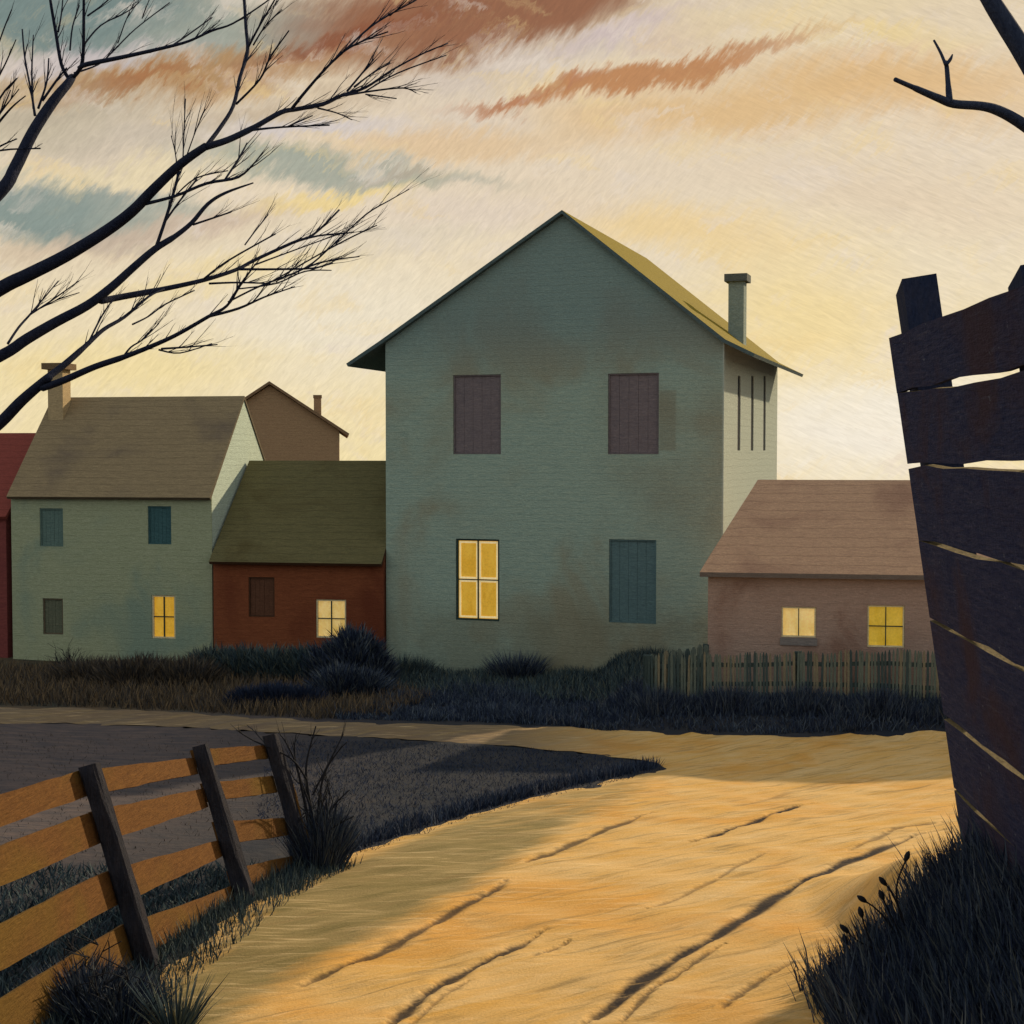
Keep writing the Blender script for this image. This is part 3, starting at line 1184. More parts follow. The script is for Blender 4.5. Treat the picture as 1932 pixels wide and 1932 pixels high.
yc = 1.3
a0 = SW.at(90, 720, yc); a1 = SW.at(118, 720, yc)
chimney(SW.root, a0[0], a1[0], yc, yc + 0.34, SW.at(100, 800, yc)[1], SW.at(100, 697, yc)[1],
        brushed('tan chimney', (168, 148, 116), (186, 164, 126), bump=0.5), brushed('brown cap', (108, 90, 70), (124, 104, 80), bump=0.4), parent=sroof, cap=0.09)

# ---- red house at the left edge
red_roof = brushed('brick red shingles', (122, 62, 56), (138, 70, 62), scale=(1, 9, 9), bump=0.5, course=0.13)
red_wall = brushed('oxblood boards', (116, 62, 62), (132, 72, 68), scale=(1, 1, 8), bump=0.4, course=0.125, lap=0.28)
RH = House('red_house', 'brick red house cut by the left edge, beside the sage house', 'house', 10, 28.2, 0.0, RAD(0))
Wl = 6.0
zeR = RH.at(0, 975, -0.1)[1]
zrR = RH.at(20, 817, 1.7)[1]
mb = MB()
roof_slab(mb, [(-0.12, zeR), (1.7, zrR), (3.52, zeR)], -Wl, 0.06, 0.07, along='x')
rr_ = mb.build('roof', [red_roof, red_roof], RH.root)
mb = MB()
zwR = zeR + 0.02
mb.quad((-Wl, 0, -0.6), (0, 0, -0.6), (0, 0, zwR), (-Wl, 0, zwR))
mb.quad((0, 0, -0.6), (0, 3.4, -0.6), (0, 3.4, zwR), (0, 1.7, zrR - 0.09), (0, 0, zwR))
mb.quad((0, 3.4, -0.6), (-Wl, 3.4, -0.6), (-Wl, 3.4, zwR), (0, 3.4, zwR))
mb.quad((-Wl, 0, -0.6), (-Wl, 0, zwR), (-Wl, 1.7, zrR - 0.09), (-Wl, 3.4, zwR), (-Wl, 3.4, -0.6))
mb.build('wall', red_wall, RH.root)

# ---- dark red low cottage with olive roof
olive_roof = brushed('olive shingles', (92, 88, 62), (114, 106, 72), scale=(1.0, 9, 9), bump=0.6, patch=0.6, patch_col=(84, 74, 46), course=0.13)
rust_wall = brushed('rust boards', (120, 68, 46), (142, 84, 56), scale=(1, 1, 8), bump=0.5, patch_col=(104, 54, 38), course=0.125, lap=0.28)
rust_eave = brushed('rust eaves', (74, 52, 40), (88, 62, 46), bump=0.3)
p_end = TALL.O + TALL.r * 0.05
RC = House('probe', 'probe', 'house', 401, 27.25, 0.0, RAD(0))
w_end = (p_end - RC.O).dot(RC.r)
bpy.data.objects.remove(RC.root)
RC, RCW, RCD, rze, rzr, rh, rroof = ridge_house(
    'dark_red_cottage', 'low dark red cottage with olive roof, between the sage house and the tall teal house', 401, 27.25, 0.0, RAD(0), 735, 1062, 869, 2.0,
    rust_wall, olive_roof, rust_eave, [(469, 1089, 518, 1164), (596, 1131, 653, 1204)], over=(0.1, 0.012, 0.2), x1=w_end - 0.07)
o = shut_window(RC.root, rh[0], brushed('sooty shutter', (92, 62, 48), (104, 72, 56), bump=0.4), rust_eave); o['label'] = 'dark shuttered window'
o = lit_window(RC.root, rh[1], MATS['pale frame'], MATS['lamp lit blind'], (1, 1), fw=0.028); o['label'] = 'window lit pale yellow behind the bush'

# ---- brown gable house far behind
brown_wall = brushed('umber boards', (150, 124, 98), (166, 138, 108), scale=(1, 1, 6), bump=0.4, course=0.125, lap=0.28)
brown_roof = brushed('umber shingles', (120, 98, 76), (136, 110, 86), scale=(1, 9, 9), bump=0.4, course=0.13)
BG = House('brown_gable_house', 'small brown gable house with stub chimney, behind the ridge of the sage house', 'house', 378, 48.0, -1.6, RAD(-17))
Wb = BG.at(640, 840)[0]
bp_ = BG.at(508, 719, -0.2); bt = BG.at(659, 818, -0.2); bl = BG.at(352, 822, -0.2)
mb = MB()
roof_slab(mb, [bl, bp_, bt], -0.2, 6.2, 0.10)
broof = mb.build('roof', [brown_roof, brown_roof], BG.root)
zq = lambda x: (bp_[1] + (bt[1] - bp_[1]) * (x - bp_[0]) / (bt[0] - bp_[0]) if x > bp_[0] else bp_[1] + (bl[1] - bp_[1]) * (x - bp_[0]) / (bl[0] - bp_[0])) - 0.13
mb = MB()
mb.quad((0, 0, -2), (Wb, 0, -2), (Wb, 0, zq(Wb)), (bp_[0], 0, bp_[1] - 0.13), (0, 0, zq(0)))
mb.quad((Wb, 0, -2), (Wb, 6, -2), (Wb, 6, zq(Wb)), (Wb, 0, zq(Wb)))
mb.quad((0, 0, -2), (0, 0, zq(0)), (0, 6, zq(0)), (0, 6, -2))
mb.quad((Wb, 6, -2), (0, 6, -2), (0, 6, zq(0)), (bp_[0], 6, bp_[1] - 0.13), (Wb, 6, zq(Wb)))
mb.build('wall', brown_wall, BG.root)
k0 = BG.at(592, 760, 1.0); k1 = BG.at(606, 760, 1.0)
chimney(BG.root, k0[0], k1[0], 1.0, 1.3, BG.at(600, 795, 1.0)[1], BG.at(600, 751, 1.0)[1], brown_wall, brown_roof, parent=broof, cap=0.02)

# ---- brown cottage with hipped roof, right
cot_roof = brushed('russet shingles', (176, 140, 116), (196, 158, 128), scale=(1.0, 9, 9), bump=0.5, patch=0.7, patch_col=(152, 116, 98), course=0.13)
cot_wall = brushed('mauve brown plaster', (158, 134, 122), (178, 150, 136), scale=(1, 1, 8), bump=0.45, patch=0.8, patch_col=(140, 108, 94), course=0.125, lap=0.28)
cot_eave = brushed('grey eaves', (104, 92, 86), (118, 106, 98), bump=0.3)
CT = House('hipped_cottage', 'low mauve-brown cottage with russet hipped roof, behind the picket fence', 'house', 1337, 21.5, 0.35, RAD(0))
CW, CD = 6.6, 2.75
ctx = -0.14
zce = CT.at(1500, 1082, -0.16)[1]
half = CD / 2
rl = CT.at(1430, 905, half)
zcr = rl[1]
xl = CT.at(1320, 1082, -0.16)[0]
mb = MB()
th = 0.07
E = [(xl, -0.16, zce), (CW + 0.2, -0.16, zce), (CW + 0.2, CD + 0.02, zce), (xl, CD + 0.02, zce)]
Rg = [(rl[0], half, zcr), (CW - 0.8, half, zcr)]
mb.quad(E[0], E[1], Rg[1], Rg[0])
mb.quad(E[2], E[3], Rg[0], Rg[1])
mb.quad(E[3], E[0], Rg[0])
mb.quad(E[1], E[2], Rg[1])
El = [(x, y, z - th) for x, y, z in E]
for i in range(4):
    j = (i + 1) % 4
    mb.quad(El[i], El[j], E[j], E[i], mi=1)
mb.quad(*El[::-1], mi=1)
mb.build('roof', [cot_roof, cot_eave], CT.root)
ch = [CT.rect(1474, 1145, 1540, 1203), CT.rect(1636, 1142, 1707, 1222)]
mb = MB()
facade(mb, CW, zce - th - 0.003, ch, z0=-0.8)
zc_ = zce - th - 0.003
mb.quad((0, CD, zc_), (CW, CD, zc_), (CW, CD, -0.8), (0, CD, -0.8))
mb.quad((0, 0, -0.8), (0, 0, zc_), (0, CD, zc_), (0, CD, -0.8))
mb.quad((CW, 0, -0.8), (CW, CD, -0.8), (CW, CD, zc_), (CW, 0, zc_))
mb.build('wall', cot_wall, CT.root)
o = lit_window(CT.root, ch[0], MATS['pale frame'], MATS['lamp lit blind'], (1, 0), fw=0.022, sill=0.05); o['label'] = 'two-paned window lit pale yellow'
o = lit_window(CT.root, ch[1], MATS['pale frame'], MATS['dim olive pane'], (1, 1), fw=0.022); o['label'] = 'four-paned window lit olive yellow'


# ------------------------------------------------------------------ left board fence
def jitter_board(mb, p00, p10, p11, p01, nrm, th, rr, n=10, mi=0, top_mi=0, jit=.004):
    """board between two ends (lower/upper at each end) with slightly uneven edges"""
    lo = [p00.lerp(p10, i / n) for i in range(n + 1)]
    hi = [p01.lerp(p11, i / n) for i in range(n + 1)]
    up = (p01 - p00).normalized()
    for i in range(n + 1):
        lo[i] = lo[i] + up * rr.uniform(-jit, jit)
        hi[i] = hi[i] + up * rr.uniform(-jit, jit)
    for i in range(n):
        b0, b1, t0, t1 = lo[i], lo[i + 1], hi[i], hi[i + 1]
        q = nrm * th
        mb.quad(b0, b1, t1, t0, mi=mi)
        mb.quad(b0 - q, t0 - q, t1 - q, b1 - q, mi=mi)
        mb.quad(t0, t1, t1 - q, t0 - q, mi=top_mi)
        mb.quad(b0, b0 - q, b1 - q, b1, mi=mi)
    q = nrm * th
    mb.quad(lo[0], hi[0], hi[0] - q, lo[0] - q, mi=mi)
    mb.quad(lo[-1], lo[-1] - q, hi[-1] - q, hi[-1], mi=mi)


def round_post(mb, base, top, hw, hd, sdir, ndir, rr, n=7):
    """squared, weathered post from base to top; sdir along the fence, ndir out of its face"""
    ring = []
    for k in range(n + 1):
        t = k / n
        c = base.lerp(top, t)
        s = 1.0 - 0.18 * t
        ring.append([c + sdir * (hd * s * a + rr.uniform(-.006, .006)) + ndir * (hw * s * b + rr.uniform(-.006, .006))
                     for a, b in ((-1, -.7), (-.7, -1), (.7, -1), (1, -.7), (1, .7), (.7, 1), (-.7, 1), (-1, .7))])
    for k in range(n):
        for i in range(8):
            j = (i + 1) % 8
            mb.quad(ring[k][i], ring[k][j], ring[k + 1][j], ring[k + 1][i])
    mb.quad(*ring[n])
    mb.quad(*ring[0][::-1])


def left_fence():
    rr = random.Random(11)
    B1, B2, B3 = G(283, 1828), G(464, 1696), G(580, 1640)

    def top(B, u, v):
        return P(u, v, latc(B.x, B.y)[1])
    T1, T2, T3 = top(B1, 168, 1443), top(B2, 377, 1406), top(B3, 510, 1386)
    B0 = B1 + (B1 - B2) * 1.05
    B0.z = terrain(B0.x, B0.y)
    T0 = B0 + (T1 - B1)
    Bm = B0 + (B1 - B2)
    Bm.z = terrain(Bm.x, Bm.y)
    Tm = Bm + (T1 - B1)
    posts = [(Bm, Tm), (B0, T0), (B1, T1), (B2, T2), (B3, T3)]
    root = thing('board_fence', 'leaning orange-brown board fence with dark posts along the left verge', 'fence', B2)
    board_m = brushed('ochre boards', (92, 62, 34), (112, 78, 42), scale=(1.5, 1.5, 12), bump=0.5, patch=1.0, patch_col=(104, 80, 36))
    post_m = brushed('weathered post', (36, 40, 52), (56, 54, 60), scale=(8, 8, 1.2), bump=0.7)
    frac = {1: ([.985, .86, .785, .635, .50, .335, .235, .065], [.985, .86, .785, .635, .50, .335, .235, .065]),
            0: ([.985, .86, .785, .635, .50, .335, .235, .065], [.985, .86, .785, .635, .50, .335, .235, .065]),
            2: ([.985, .861, .788, .633, .497, .330, .228, .06], [.935, .835, .735, .615, .40, .295, .10, -.02]),
            3: ([.985, .87, .764, .645, .518, .366, .20, .06], [.936, .84, .708, .588, .396, .268, .12, .0])}
    for i in range(4):
        (b0, t0), (b1, t1) = posts[i], posts[i + 1]
        s = (b1 - b0).normalized()
        n = s.cross((t0 - b0).normalized())
        if n.dot(EYE - b0) < 0:
            n = -n
        off = n * -0.065
        fa, fb = frac[i]
        for k in range(4):
            fu0, fl0, fu1, fl1 = fa[2 * k], fa[2 * k + 1], fb[2 * k], fb[2 * k + 1]
            e = s * 0.012
            p00 = b0.lerp(t0, fl0) + off + e
            p01 = b0.lerp(t0, fu0) + off + e
            p10 = b1.lerp(t1, fl1) + off - e
            p11 = b1.lerp(t1, fu1) + off - e
            mb = MB()
            loc = root.location
            jitter_board(mb, p00 - loc, p10 - loc, p11 - loc, p01 - loc, n, 0.03, rr)
            mb.build('board', board_m, root)
    for i, (b, t) in enumerate(posts):
        s = (posts[min(i + 1, 4)][0] - posts[max(i - 1, 0)][0]).normalized()
        n = s.cross((t - b).normalized())
        if n.dot(EYE - b) < 0:
            n = -n
        mb = MB()
        round_post(mb, b - (t - b).normalized() * 0.3 - Vector(root.location), t - Vector(root.location) + (t - b) * 0.0, 0.062, 0.062, s, n, rr)
        mb.build('post', post_m, root)
    # a lath leaning against the last post
    p, q = G(597, 1640), P(520, 1390, latc(B3.x, B3.y)[1] + 0.05)
    s = (B3 - B2).normalized()
    mb = MB()
    round_post(mb, p - Vector(root.location), q - Vector(root.location), 0.02, 0.022, CF, CR, rr)
    o = mb.build('brace', board_m, root)
    o['label'] = 'thin orange lath beside the last post'
    return posts


FENCE_POSTS = left_fence()


# ------------------------------------------------------------------ tall plank fence, right
def right_fence():
    rr = random.Random(21)
    c0 = 8.5
    Bf = P(1822, 1650, c0)
    Tf = P(1676, 640, c0)
    ang = atan2(1145 - CU, FPX)
    going = (CF * cos(ang) + CR * sin(ang)).normalized()      # away from the viewer
    near = -going
    up = Tf - Bf
    n = near.cross(up).normalized()
    if n.dot(EYE - Bf) < 0:
        n = -n
    root = thing('plank_fence', 'tall leaning blue-black plank fence at the right edge of the road', 'fence', Bf)
    def flecks(nt, v, col):
        f = nt.noise(nt.mapping(v, scale=(1, .45, 1)), 26.0, 3.0, 0.7)
        col = nt.mix(nt.rng(f, 0.66, 0.74, 0, 0.55), col, lin((128, 134, 150)))
        g = nt.noise(nt.mapping(v, scale=(3, .35, 9)), 3.0, 5.0, 0.7)
        return nt.mix(nt.rng(g, 0.58, 0.72, 0, 0.6), col, lin((92, 92, 112)))
    plank = brushed('tarred planks', (30, 44, 84), (72, 74, 104), scale=(9, 1.4, 14), bump=1.0, patch=1.3, patch_col=(74, 58, 70), fdist=0.03, extra=flecks)
    sunlit = brushed('worn wood edge', (96, 86, 62), (146, 130, 94), scale=(9, 2, 14), bump=0.6)  # tan top edges paint in sunlight leaking through the plank seams
    postm = brushed('tarred post', (36, 46, 72), (54, 56, 74), scale=(6, 6, 2), bump=0.6)
    #      lower, upper at the far end; same at the near end; end offset
    rows = [(.903, 1.0, .898, 1.0, 0.0), (.773, .897, .777, .884, -.02), (.632, .764, .635, .757, -.035), (.481, .627, .486, .621, -.02),
            (.302, .4765, .304, .473, -.01), (.165, .2975, .168, .292, .0), (-.12, .1605, -.12, .155, .0)]
    L = 6.2
    loc = Vector(root.location)
    for (l0, u0, l1, u1, e) in rows:
        m = 12
        mb = MB()
        p = []
        a = Bf + near * (0.02 - e * 0.5)
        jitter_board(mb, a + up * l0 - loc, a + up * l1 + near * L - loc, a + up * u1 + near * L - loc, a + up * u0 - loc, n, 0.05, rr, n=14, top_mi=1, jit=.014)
        mb.build('plank', [plank, sunlit], root)
    # posts stand behind the planks
    for s, fr in ((0.02, 1.09), (2.30, 1.02), (4.4, 1.10)):
        mb = MB()
        a = Bf + near * s - n * 0.20
        hw, hd = 0.10, 0.115
        bot, tp = a - up * 0.1 - loc, a + up * fr - loc
        P8 = []
        for q, extra in ((bot, 0), (tp, 1)):
            for sa, sb in ((-1, -1), (1, -1), (1, 1), (-1, 1)):
                P8.append(q + near * hd * sa * (1 if not extra else .98) + n * hw * sb + up.normalized() * (0.035 * sa * extra))
        mb.hexa(P8)
        mb.build('post', postm, root)


right_fence()


# ------------------------------------------------------------------ picket fence before the hipped cottage
def picket_fence():
    rr = random.Random(31)
    z0 = lambda x, y: terrain(x, y)
    a = P(1222, 1240, 20.95)
    b = P(1800, 1240, 20.14)
    a0 = Vector((a.x, a.y, 0)); b0 = Vector((b.x, b.y, 0))
    corner = P(1338, 1230, 21.46)
    c0_ = Vector((corner.x, corner.y, 0))
    root = thing('picket_fence', 'weathered teal-grey picket fence with uneven pickets before the hipped cottage', 'fence', (a.x, a.y, z0(a.x, a.y)))
    loc = Vector(root.location)
    pm = [brushed('teal picket', (88, 100, 96), (110, 116, 104), scale=(8, 8, 1), bump=0.6),
          brushed('dark picket', (58, 72, 76), (76, 88, 84), scale=(8, 8, 1), bump=0.6),
          brushed('tan picket', (118, 112, 94), (136, 126, 104), scale=(8, 8, 1), bump=0.6)]

    def run(p, q, n, ztop_v, lean):
        d = (q - p)
        L = d.length
        s = d.normalized()
        nn = Vector((s.y, -s.x, 0))
        if nn.dot(EYE - p) < 0:
            nn = -nn
        for i in range(n):
            t = (i + 0.5) / n
            c = p + d * t
            g = z0(c.x, c.y)
            top = ztop_v(t) + rr.uniform(-.015, .015)
            w = L / n * rr.uniform(.30, .40)
            th = 0.018
            le = rr.uniform(-.02, .02)
            mb = MB()
            zb = g - 0.1
            P8 = []
            pts = []
            for zz, k, ww in ((zb, 0, 1), (top - 0.05, 1, 1), (top, 1, 0.35)):
                cc = Vector((c.x, c.y, zz)) + s * le * k - loc
                pts.append([cc - s * w * ww + nn * 0.02, cc + s * w * ww + nn * 0.02, cc + s * w * ww + nn * (0.02 - th), cc - s * w * ww + nn * (0.02 - th)])
            mb.hexa(pts[0] + pts[1])
            mb.hexa([x for x in pts[1]] + pts[2])
            mat = pm[rr.choices((0, 1, 2), (0.5, 0.3, 0.2))[0]]
            mb.build('picket', mat, root)
        for fz in (0.28, 0.70):
            mb = MB()
            for k in range(10):
                c1, c2 = p + d * (k / 10), p + d * ((k + 1) / 10)
                g1 = z0(c1.x, c1.y); g2 = z0(c2.x, c2.y)
                h1 = (ztop_v(k / 10) - g1) * fz + g1; h2 = (ztop_v((k + 1) / 10) - g2) * fz + g2
                A_ = Vector((c1.x, c1.y, h1)) - loc; B_ = Vector((c2.x, c2.y, h2)) - loc
                up = Vector((0, 0, 0.06)); bk = nn * -0.04
                mb.hexa([A_, B_, B_ + bk, A_ + bk, A_ + up, B_ + up, B_ + bk + up, A_ + bk + up])
            mb.build('rail', pm[1], root)
        m = max(2, int(L / 1.7) + 1)
        for k in range(m):
            c = p + d * (k / (m - 1)) - nn * 0.09
            mb = MB()
            z1 = ztop_v(k / (m - 1)) - 0.02
            x, y = c.x - loc.x, c.y - loc.y
            mb.box(x - .045, x + .045, y - .045, y + .045, z0(c.x, c.y) - 0.2 - loc.z, z1 - loc.z)
            mb.build('post', pm[1], root)
    za = P(1222, 1236, 20.95).z
    zb_ = P(1770, 1226, 20.2).z
    run(a0, b0, 91, lambda t: za + (zb_ - za) * min(1, t * 1.1) + 0.02 * sin(t * 40), 0.0)
    zc = P(1338, 1214, 21.46).z
    run(a0 + Vector((0.02, 0.09, 0)), c0_, 9, lambda t: za + (zc - za) * t, 0.0)


picket_fence()


# ------------------------------------------------------------------ bare trees
def tree_line(uvw, c_a, c_b):
    """photo polyline (u, v, width px) between two depths: points and radii"""
    n = len(uvw)
    pts, rad = [], []
    sm_pts = smooth_line([(u, v, w) for u, v, w in uvw], 4)
    m = len(sm_pts)
    for i, q in enumerate(sm_pts):
        t = i / max(1, m - 1)
        c = c_a + (c_b - c_a) * t
        pts.append(P(q.x, q.y, c))
        rad.append(max(0.0024, 0.5 * q.z * (0.80 if q.z > 14 else 0.70) * c / FPX))
    return pts, rad


def grow(mb, pts, rad, rr, count, length, depth=0, spread=0.55, start=0.25):
    """side twigs along a branch"""
    n = len(pts)
    for _ in range(count):
        i = min(n - 2, int((start + (1 - start) * rr.random()) * (n - 1)))
        t = (pts[i + 1] - pts[i]).normalized()
        side = CR * rr.uniform(-1, 1) + CZ * rr.uniform(-0.5, 1.0) + CF * rr.uniform(-0.8, 0.8)
        d = (t + side * spread).normalized()
        d = (d + CZ * 0.12 + CR * 0.12).normalized()
        L = length * rr.uniform(0.45, 1.1)
        r0 = min(rad[i] * 0.7, 0.0048) * rr.uniform(.65, 1.0)
        k = 5
        q = [pts[i]]
        dd = d
        for j in range(k):
            dd = (dd + Vector((rr.uniform(-1, 1), rr.uniform(-1, 1), rr.uniform(-.7, 1))) * 0.10).normalized()
            q.append(q[-1] + dd * (L / k))
        rads = [r0 * (1 - 0.72 * j / k) for j in range(k + 1)]
        mb.tube(q, rads, 4)
        if depth > 0:
            grow(mb, q, rads, rr, rr.randint(1, 3), L * 0.55, depth - 1, spread * 0.9, 0.3)


def left_tree():
    rr = random.Random(41)
    bk = bark('blue black bark', (30, 36, 56), (46, 50, 68))
    base = G(-430, 1760)
    cb = latc(base.x, base.y)[1]
    C0 = 10.0
    root = thing('bare_tree', 'leafless dark tree whose branches sweep in from the left edge', 'tree', base)
    loc = Vector(root.location)
    # trunk
    pts, rad = tree_line([(-440, 1800, 130), (-420, 1500, 105), (-390, 1200, 95), (-340, 960, 86), (-280, 760, 66), (-215, 575, 52), (-160, 400, 40), (-100, 230, 30), (-60, 60, 20), (-40, -120, 10)], cb, C0)
    # keep the foot at the ground
    mb = MB()
    pts[0] = Vector((base.x, base.y, base.z - 0.3))
    mb.tube([p - loc for p in pts], rad, 12)
    mb.build('trunk', bk, root, smooth=True)

    def limb(main, subs, ca, cbq, twigs=14, tl=0.35):
        mb = MB()
        p, r = tree_line(main, ca, cbq)
        mb.tube([q - loc for q in p], r, 8)
        allb = [(p, r)]
        for s in subs:
            # start depth: depth of nearest point on already built branches
            u0, v0, _ = s[0]
            best, cc = 1e9, ca
            for bp, br in allb:
                for q in bp:
                    w = q - EYE
                    z = w.dot(CF2)
                    uu = CU + FPX * w.dot(CR) / z
                    vv = CV - FPX * w.dot(CU2) / z
                    dd = (uu - u0) ** 2 + (vv - v0) ** 2
                    if dd < best:
                        best, cc = dd, w.dot(CF)
            L = math.hypot(s[-1][0] - u0, s[-1][1] - v0)
            p, r = tree_line(s, cc, cc + rr.uniform(-1, 1) * L / 260.0)
            if best < 40 ** 2 and len(p) > 1:
                pass
            mb.tube([q - loc for q in p], r, 6)
            allb.append((p, r))
        for bp, br in allb[1:] if len(allb) > 1 else allb:
            lp = [q - loc for q in bp]
            grow(mb, lp, br, rr, max(3, int(twigs * len(bp) / 22)), tl, 1, 0.42)
        mb.build('limb', bk, root, smooth=True)

    # limb A, uppermost
    limb([(-215, 575, 40), (-120, 480, 34), (0, 362, 30), (28, 318, 29), (62, 250, 27), (100, 192, 24), (128, 158, 20), (136, 146, 18)],
         [[(131, 150, 11), (116, 122, 10), (105, 60, 9), (95, 0, 8), (90, -50, 6)],
          [(136, 148, 12), (152, 128, 11), (157, 100, 9), (158, 40, 8), (158, -40, 6)],
          [(150, 128, 13), (165, 121, 13), (230, 108, 11), (310, 90, 9), (355, 78, 7), (400, 58, 6), (440, 44, 5), (500, 5, 4), (530, -20, 3)],
          [(325, 86, 5), (360, 62, 4), (400, 33, 3)],
          [(66, 218, 8), (60, 180, 6), (47, 110, 5), (42, 55, 4)],
          [(63, 205, 6), (60, 140, 5), (63, 66, 3)],
          [(72, 205, 7), (88, 155, 5), (92, 110, 4)],
          [(80, 190, 7), (108, 150, 6), (126, 128, 4)],
          [(110, 60, 5), (116, 25, 4), (120, -20, 3)],
          [(132, 95, 5), (137, 50, 4), (150, 10, 3)],
          [(158, 85, 5), (190, 48, 4), (240, 22, 3), (262, 5, 2.5)],
          [(165, 30, 5), (190, 12, 4), (215, -10, 3)],
          [(140, 138, 6), (185, 122, 4), (212, 98, 4), (255, 55, 3), (320, 5, 3)],
          [(222, 82, 3.5), (235, 45, 3), (245, 22, 2)],
          [(268, 35, 3), (285, -10, 2)]],
         C0, C0 + 0.8, 12, 0.24)
    # limb B, long and central
    limb([(-265, 725, 44), (-130, 625, 40), (0, 545, 34), (50, 520, 32), (125, 482, 30), (200, 436, 28), (250, 398, 27), (292, 355, 25), (340, 310, 22), (388, 276, 18)],
         [[(388, 277, 17), (430, 264, 15), (480, 240, 14), (530, 212, 13), (560, 206, 12), (610, 196, 11), (645, 180, 9), (690, 165, 7), (740, 132, 5), (800, 100, 4), (845, 82, 3)],
          [(392, 272, 13), (416, 240, 12), (440, 200, 11), (453, 145, 10), (467, 98, 10), (464, 50, 9), (461, 0, 8), (460, -40, 6)],
          [(467, 92, 6), (490, 48, 5), (518, 0, 4), (530, -25, 3)],
          [(446, 196, 7), (490, 150, 6), (510, 108, 5), (545, 58, 4)],
          [(478, 85, 5), (500, 50, 4), (532, 18, 3)],
          [(550, 206, 9), (572, 178, 8), (612, 132, 7), (650, 96, 6), (690, 75, 5), (732, 60, 4)],
          [(650, 96, 6), (700, 50, 5), (752, 18, 4), (785, 0, 4), (800, -15, 3)],
          [(735, 30, 4), (760, 8, 3), (775, -10, 2)],
          [(655, 172, 6), (680, 142, 5), (705, 112, 4)],
          [(668, 164, 5), (700, 140, 4), (736, 118, 4)],
          [(640, 182, 6), (700, 172, 5), (760, 166, 4), (785, 175, 3)],
          [(690, 178, 4), (748, 186, 3)],
          [(600, 204, 6), (635, 213, 4), (664, 226, 3)],
          [(470, 246, 7), (530, 240, 5), (622, 236, 4)],
          [(540, 240, 4), (590, 218, 3)],
          [(690, 172, 4), (750, 138, 4), (842, 104, 3)],
          [(345, 308, 4), (347, 250, 3.5), (350, 186, 3)],
          [(334, 314, 3), (330, 285, 3), (323, 256, 2.5)],
          [(350, 300, 4), (370, 245, 3), (387, 206, 3)],
          [(268, 386, 10), (330, 370, 8), (390, 346, 8), (450, 334, 7), (484, 303, 4)],
          [(425, 338, 6), (450, 300, 6), (466, 270, 4)],
          [(330, 370, 4), (370, 336, 4), (430, 322, 3)]],
         C0 + 0.1, C0 - 0.9, 16, 0.28)
    # limb C
    limb([(-290, 800, 40), (-140, 735, 34), (0, 672, 27), (50, 640, 26), (105, 608, 24), (165, 576, 22), (210, 542, 20), (250, 506, 18), (292, 470, 16), (330, 446, 14), (362, 420, 12), (392, 385, 10), (425, 364, 8), (478, 345, 4)],
         [[(294, 468, 10), (312, 415, 9), (328, 362, 8), (338, 322, 7)],
          [(310, 420, 6), (340, 378, 5), (372, 338, 4)],
          [(364, 424, 6), (400, 412, 5), (436, 400, 4)],
          [(190, 568, 16), (230, 560, 15), (300, 547, 14), (370, 532, 12), (410, 521, 11), (450, 507, 10), (482, 490, 9), (552, 458, 8), (592, 442, 6), (640, 396, 5)],
          [(385, 526, 6), (430, 492, 5), (520, 441, 4)],
          [(462, 462, 4), (482, 435, 3.5), (506, 405, 3)],
          [(550, 458, 6), (600, 445, 5), (652, 440, 4), (668, 438, 3)],
          [(450, 508, 7), (520, 508, 6), (590, 506, 5), (628, 496, 3)],
          [(395, 535, 6), (450, 533, 5), (510, 535, 4)],
          [(480, 500, 5), (520, 485, 4), (602, 455, 3), (645, 440, 3)]],
         C0 + 0.2, C0 + 0.9, 16, 0.28)
    # limb D, lowest, forks over the sage roof
    limb([(-310, 935, 44), (-150, 890, 38), (-40, 826, 32), (0, 798, 29), (40, 757, 27), (78, 724, 24), (92, 712, 20)],
         [[(84, 716, 17), (119, 690, 16), (159, 655, 14), (195, 622, 11), (235, 598, 9), (280, 560, 6), (310, 545, 4)],
          [(80, 732, 17), (119, 718, 17), (179, 692, 15), (238, 672, 14), (298, 648, 12), (340, 628, 11), (392, 598, 10), (428, 577, 8), (452, 540, 7), (482, 498, 4)],
          [(250, 612, 5), (280, 597, 4), (312, 574, 4), (367, 548, 3)],
          [(165, 650, 6), (190, 600, 5), (208, 572, 4)],
          [(394, 597, 8), (450, 582, 7), (500, 560, 5), (556, 541, 3)],
          [(430, 570, 5), (490, 540, 5), (575, 506, 5), (626, 464, 4), (690, 405, 4), (735, 378, 3), (772, 357, 2)],
          [(500, 538, 4), (545, 513, 4), (602, 480, 4), (662, 448, 4), (711, 425, 3)],
          [(450, 545, 4), (520, 535, 4), (575, 512, 4), (625, 510, 3)],
          [(575, 506, 4), (620, 492, 4), (678, 484, 3)],
          [(305, 658, 6), (350, 655, 5), (410, 650, 3)],
          [(300, 660, 6), (340, 666, 4), (400, 648, 3)],
          [(232, 674, 6), (247, 655, 5), (270, 640, 4), (300, 610, 3)],
          [(15, 648, 8), (35, 618, 7), (58, 592, 6), (85, 560, 4), (110, 530, 3)],
          [(56, 594, 5), (100, 565, 4), (149, 530, 3)],
          [(75, 582, 4), (110, 565, 3), (150, 552, 2.5)]],
         C0 + 0.1, C0 - 0.5, 14, 0.26)
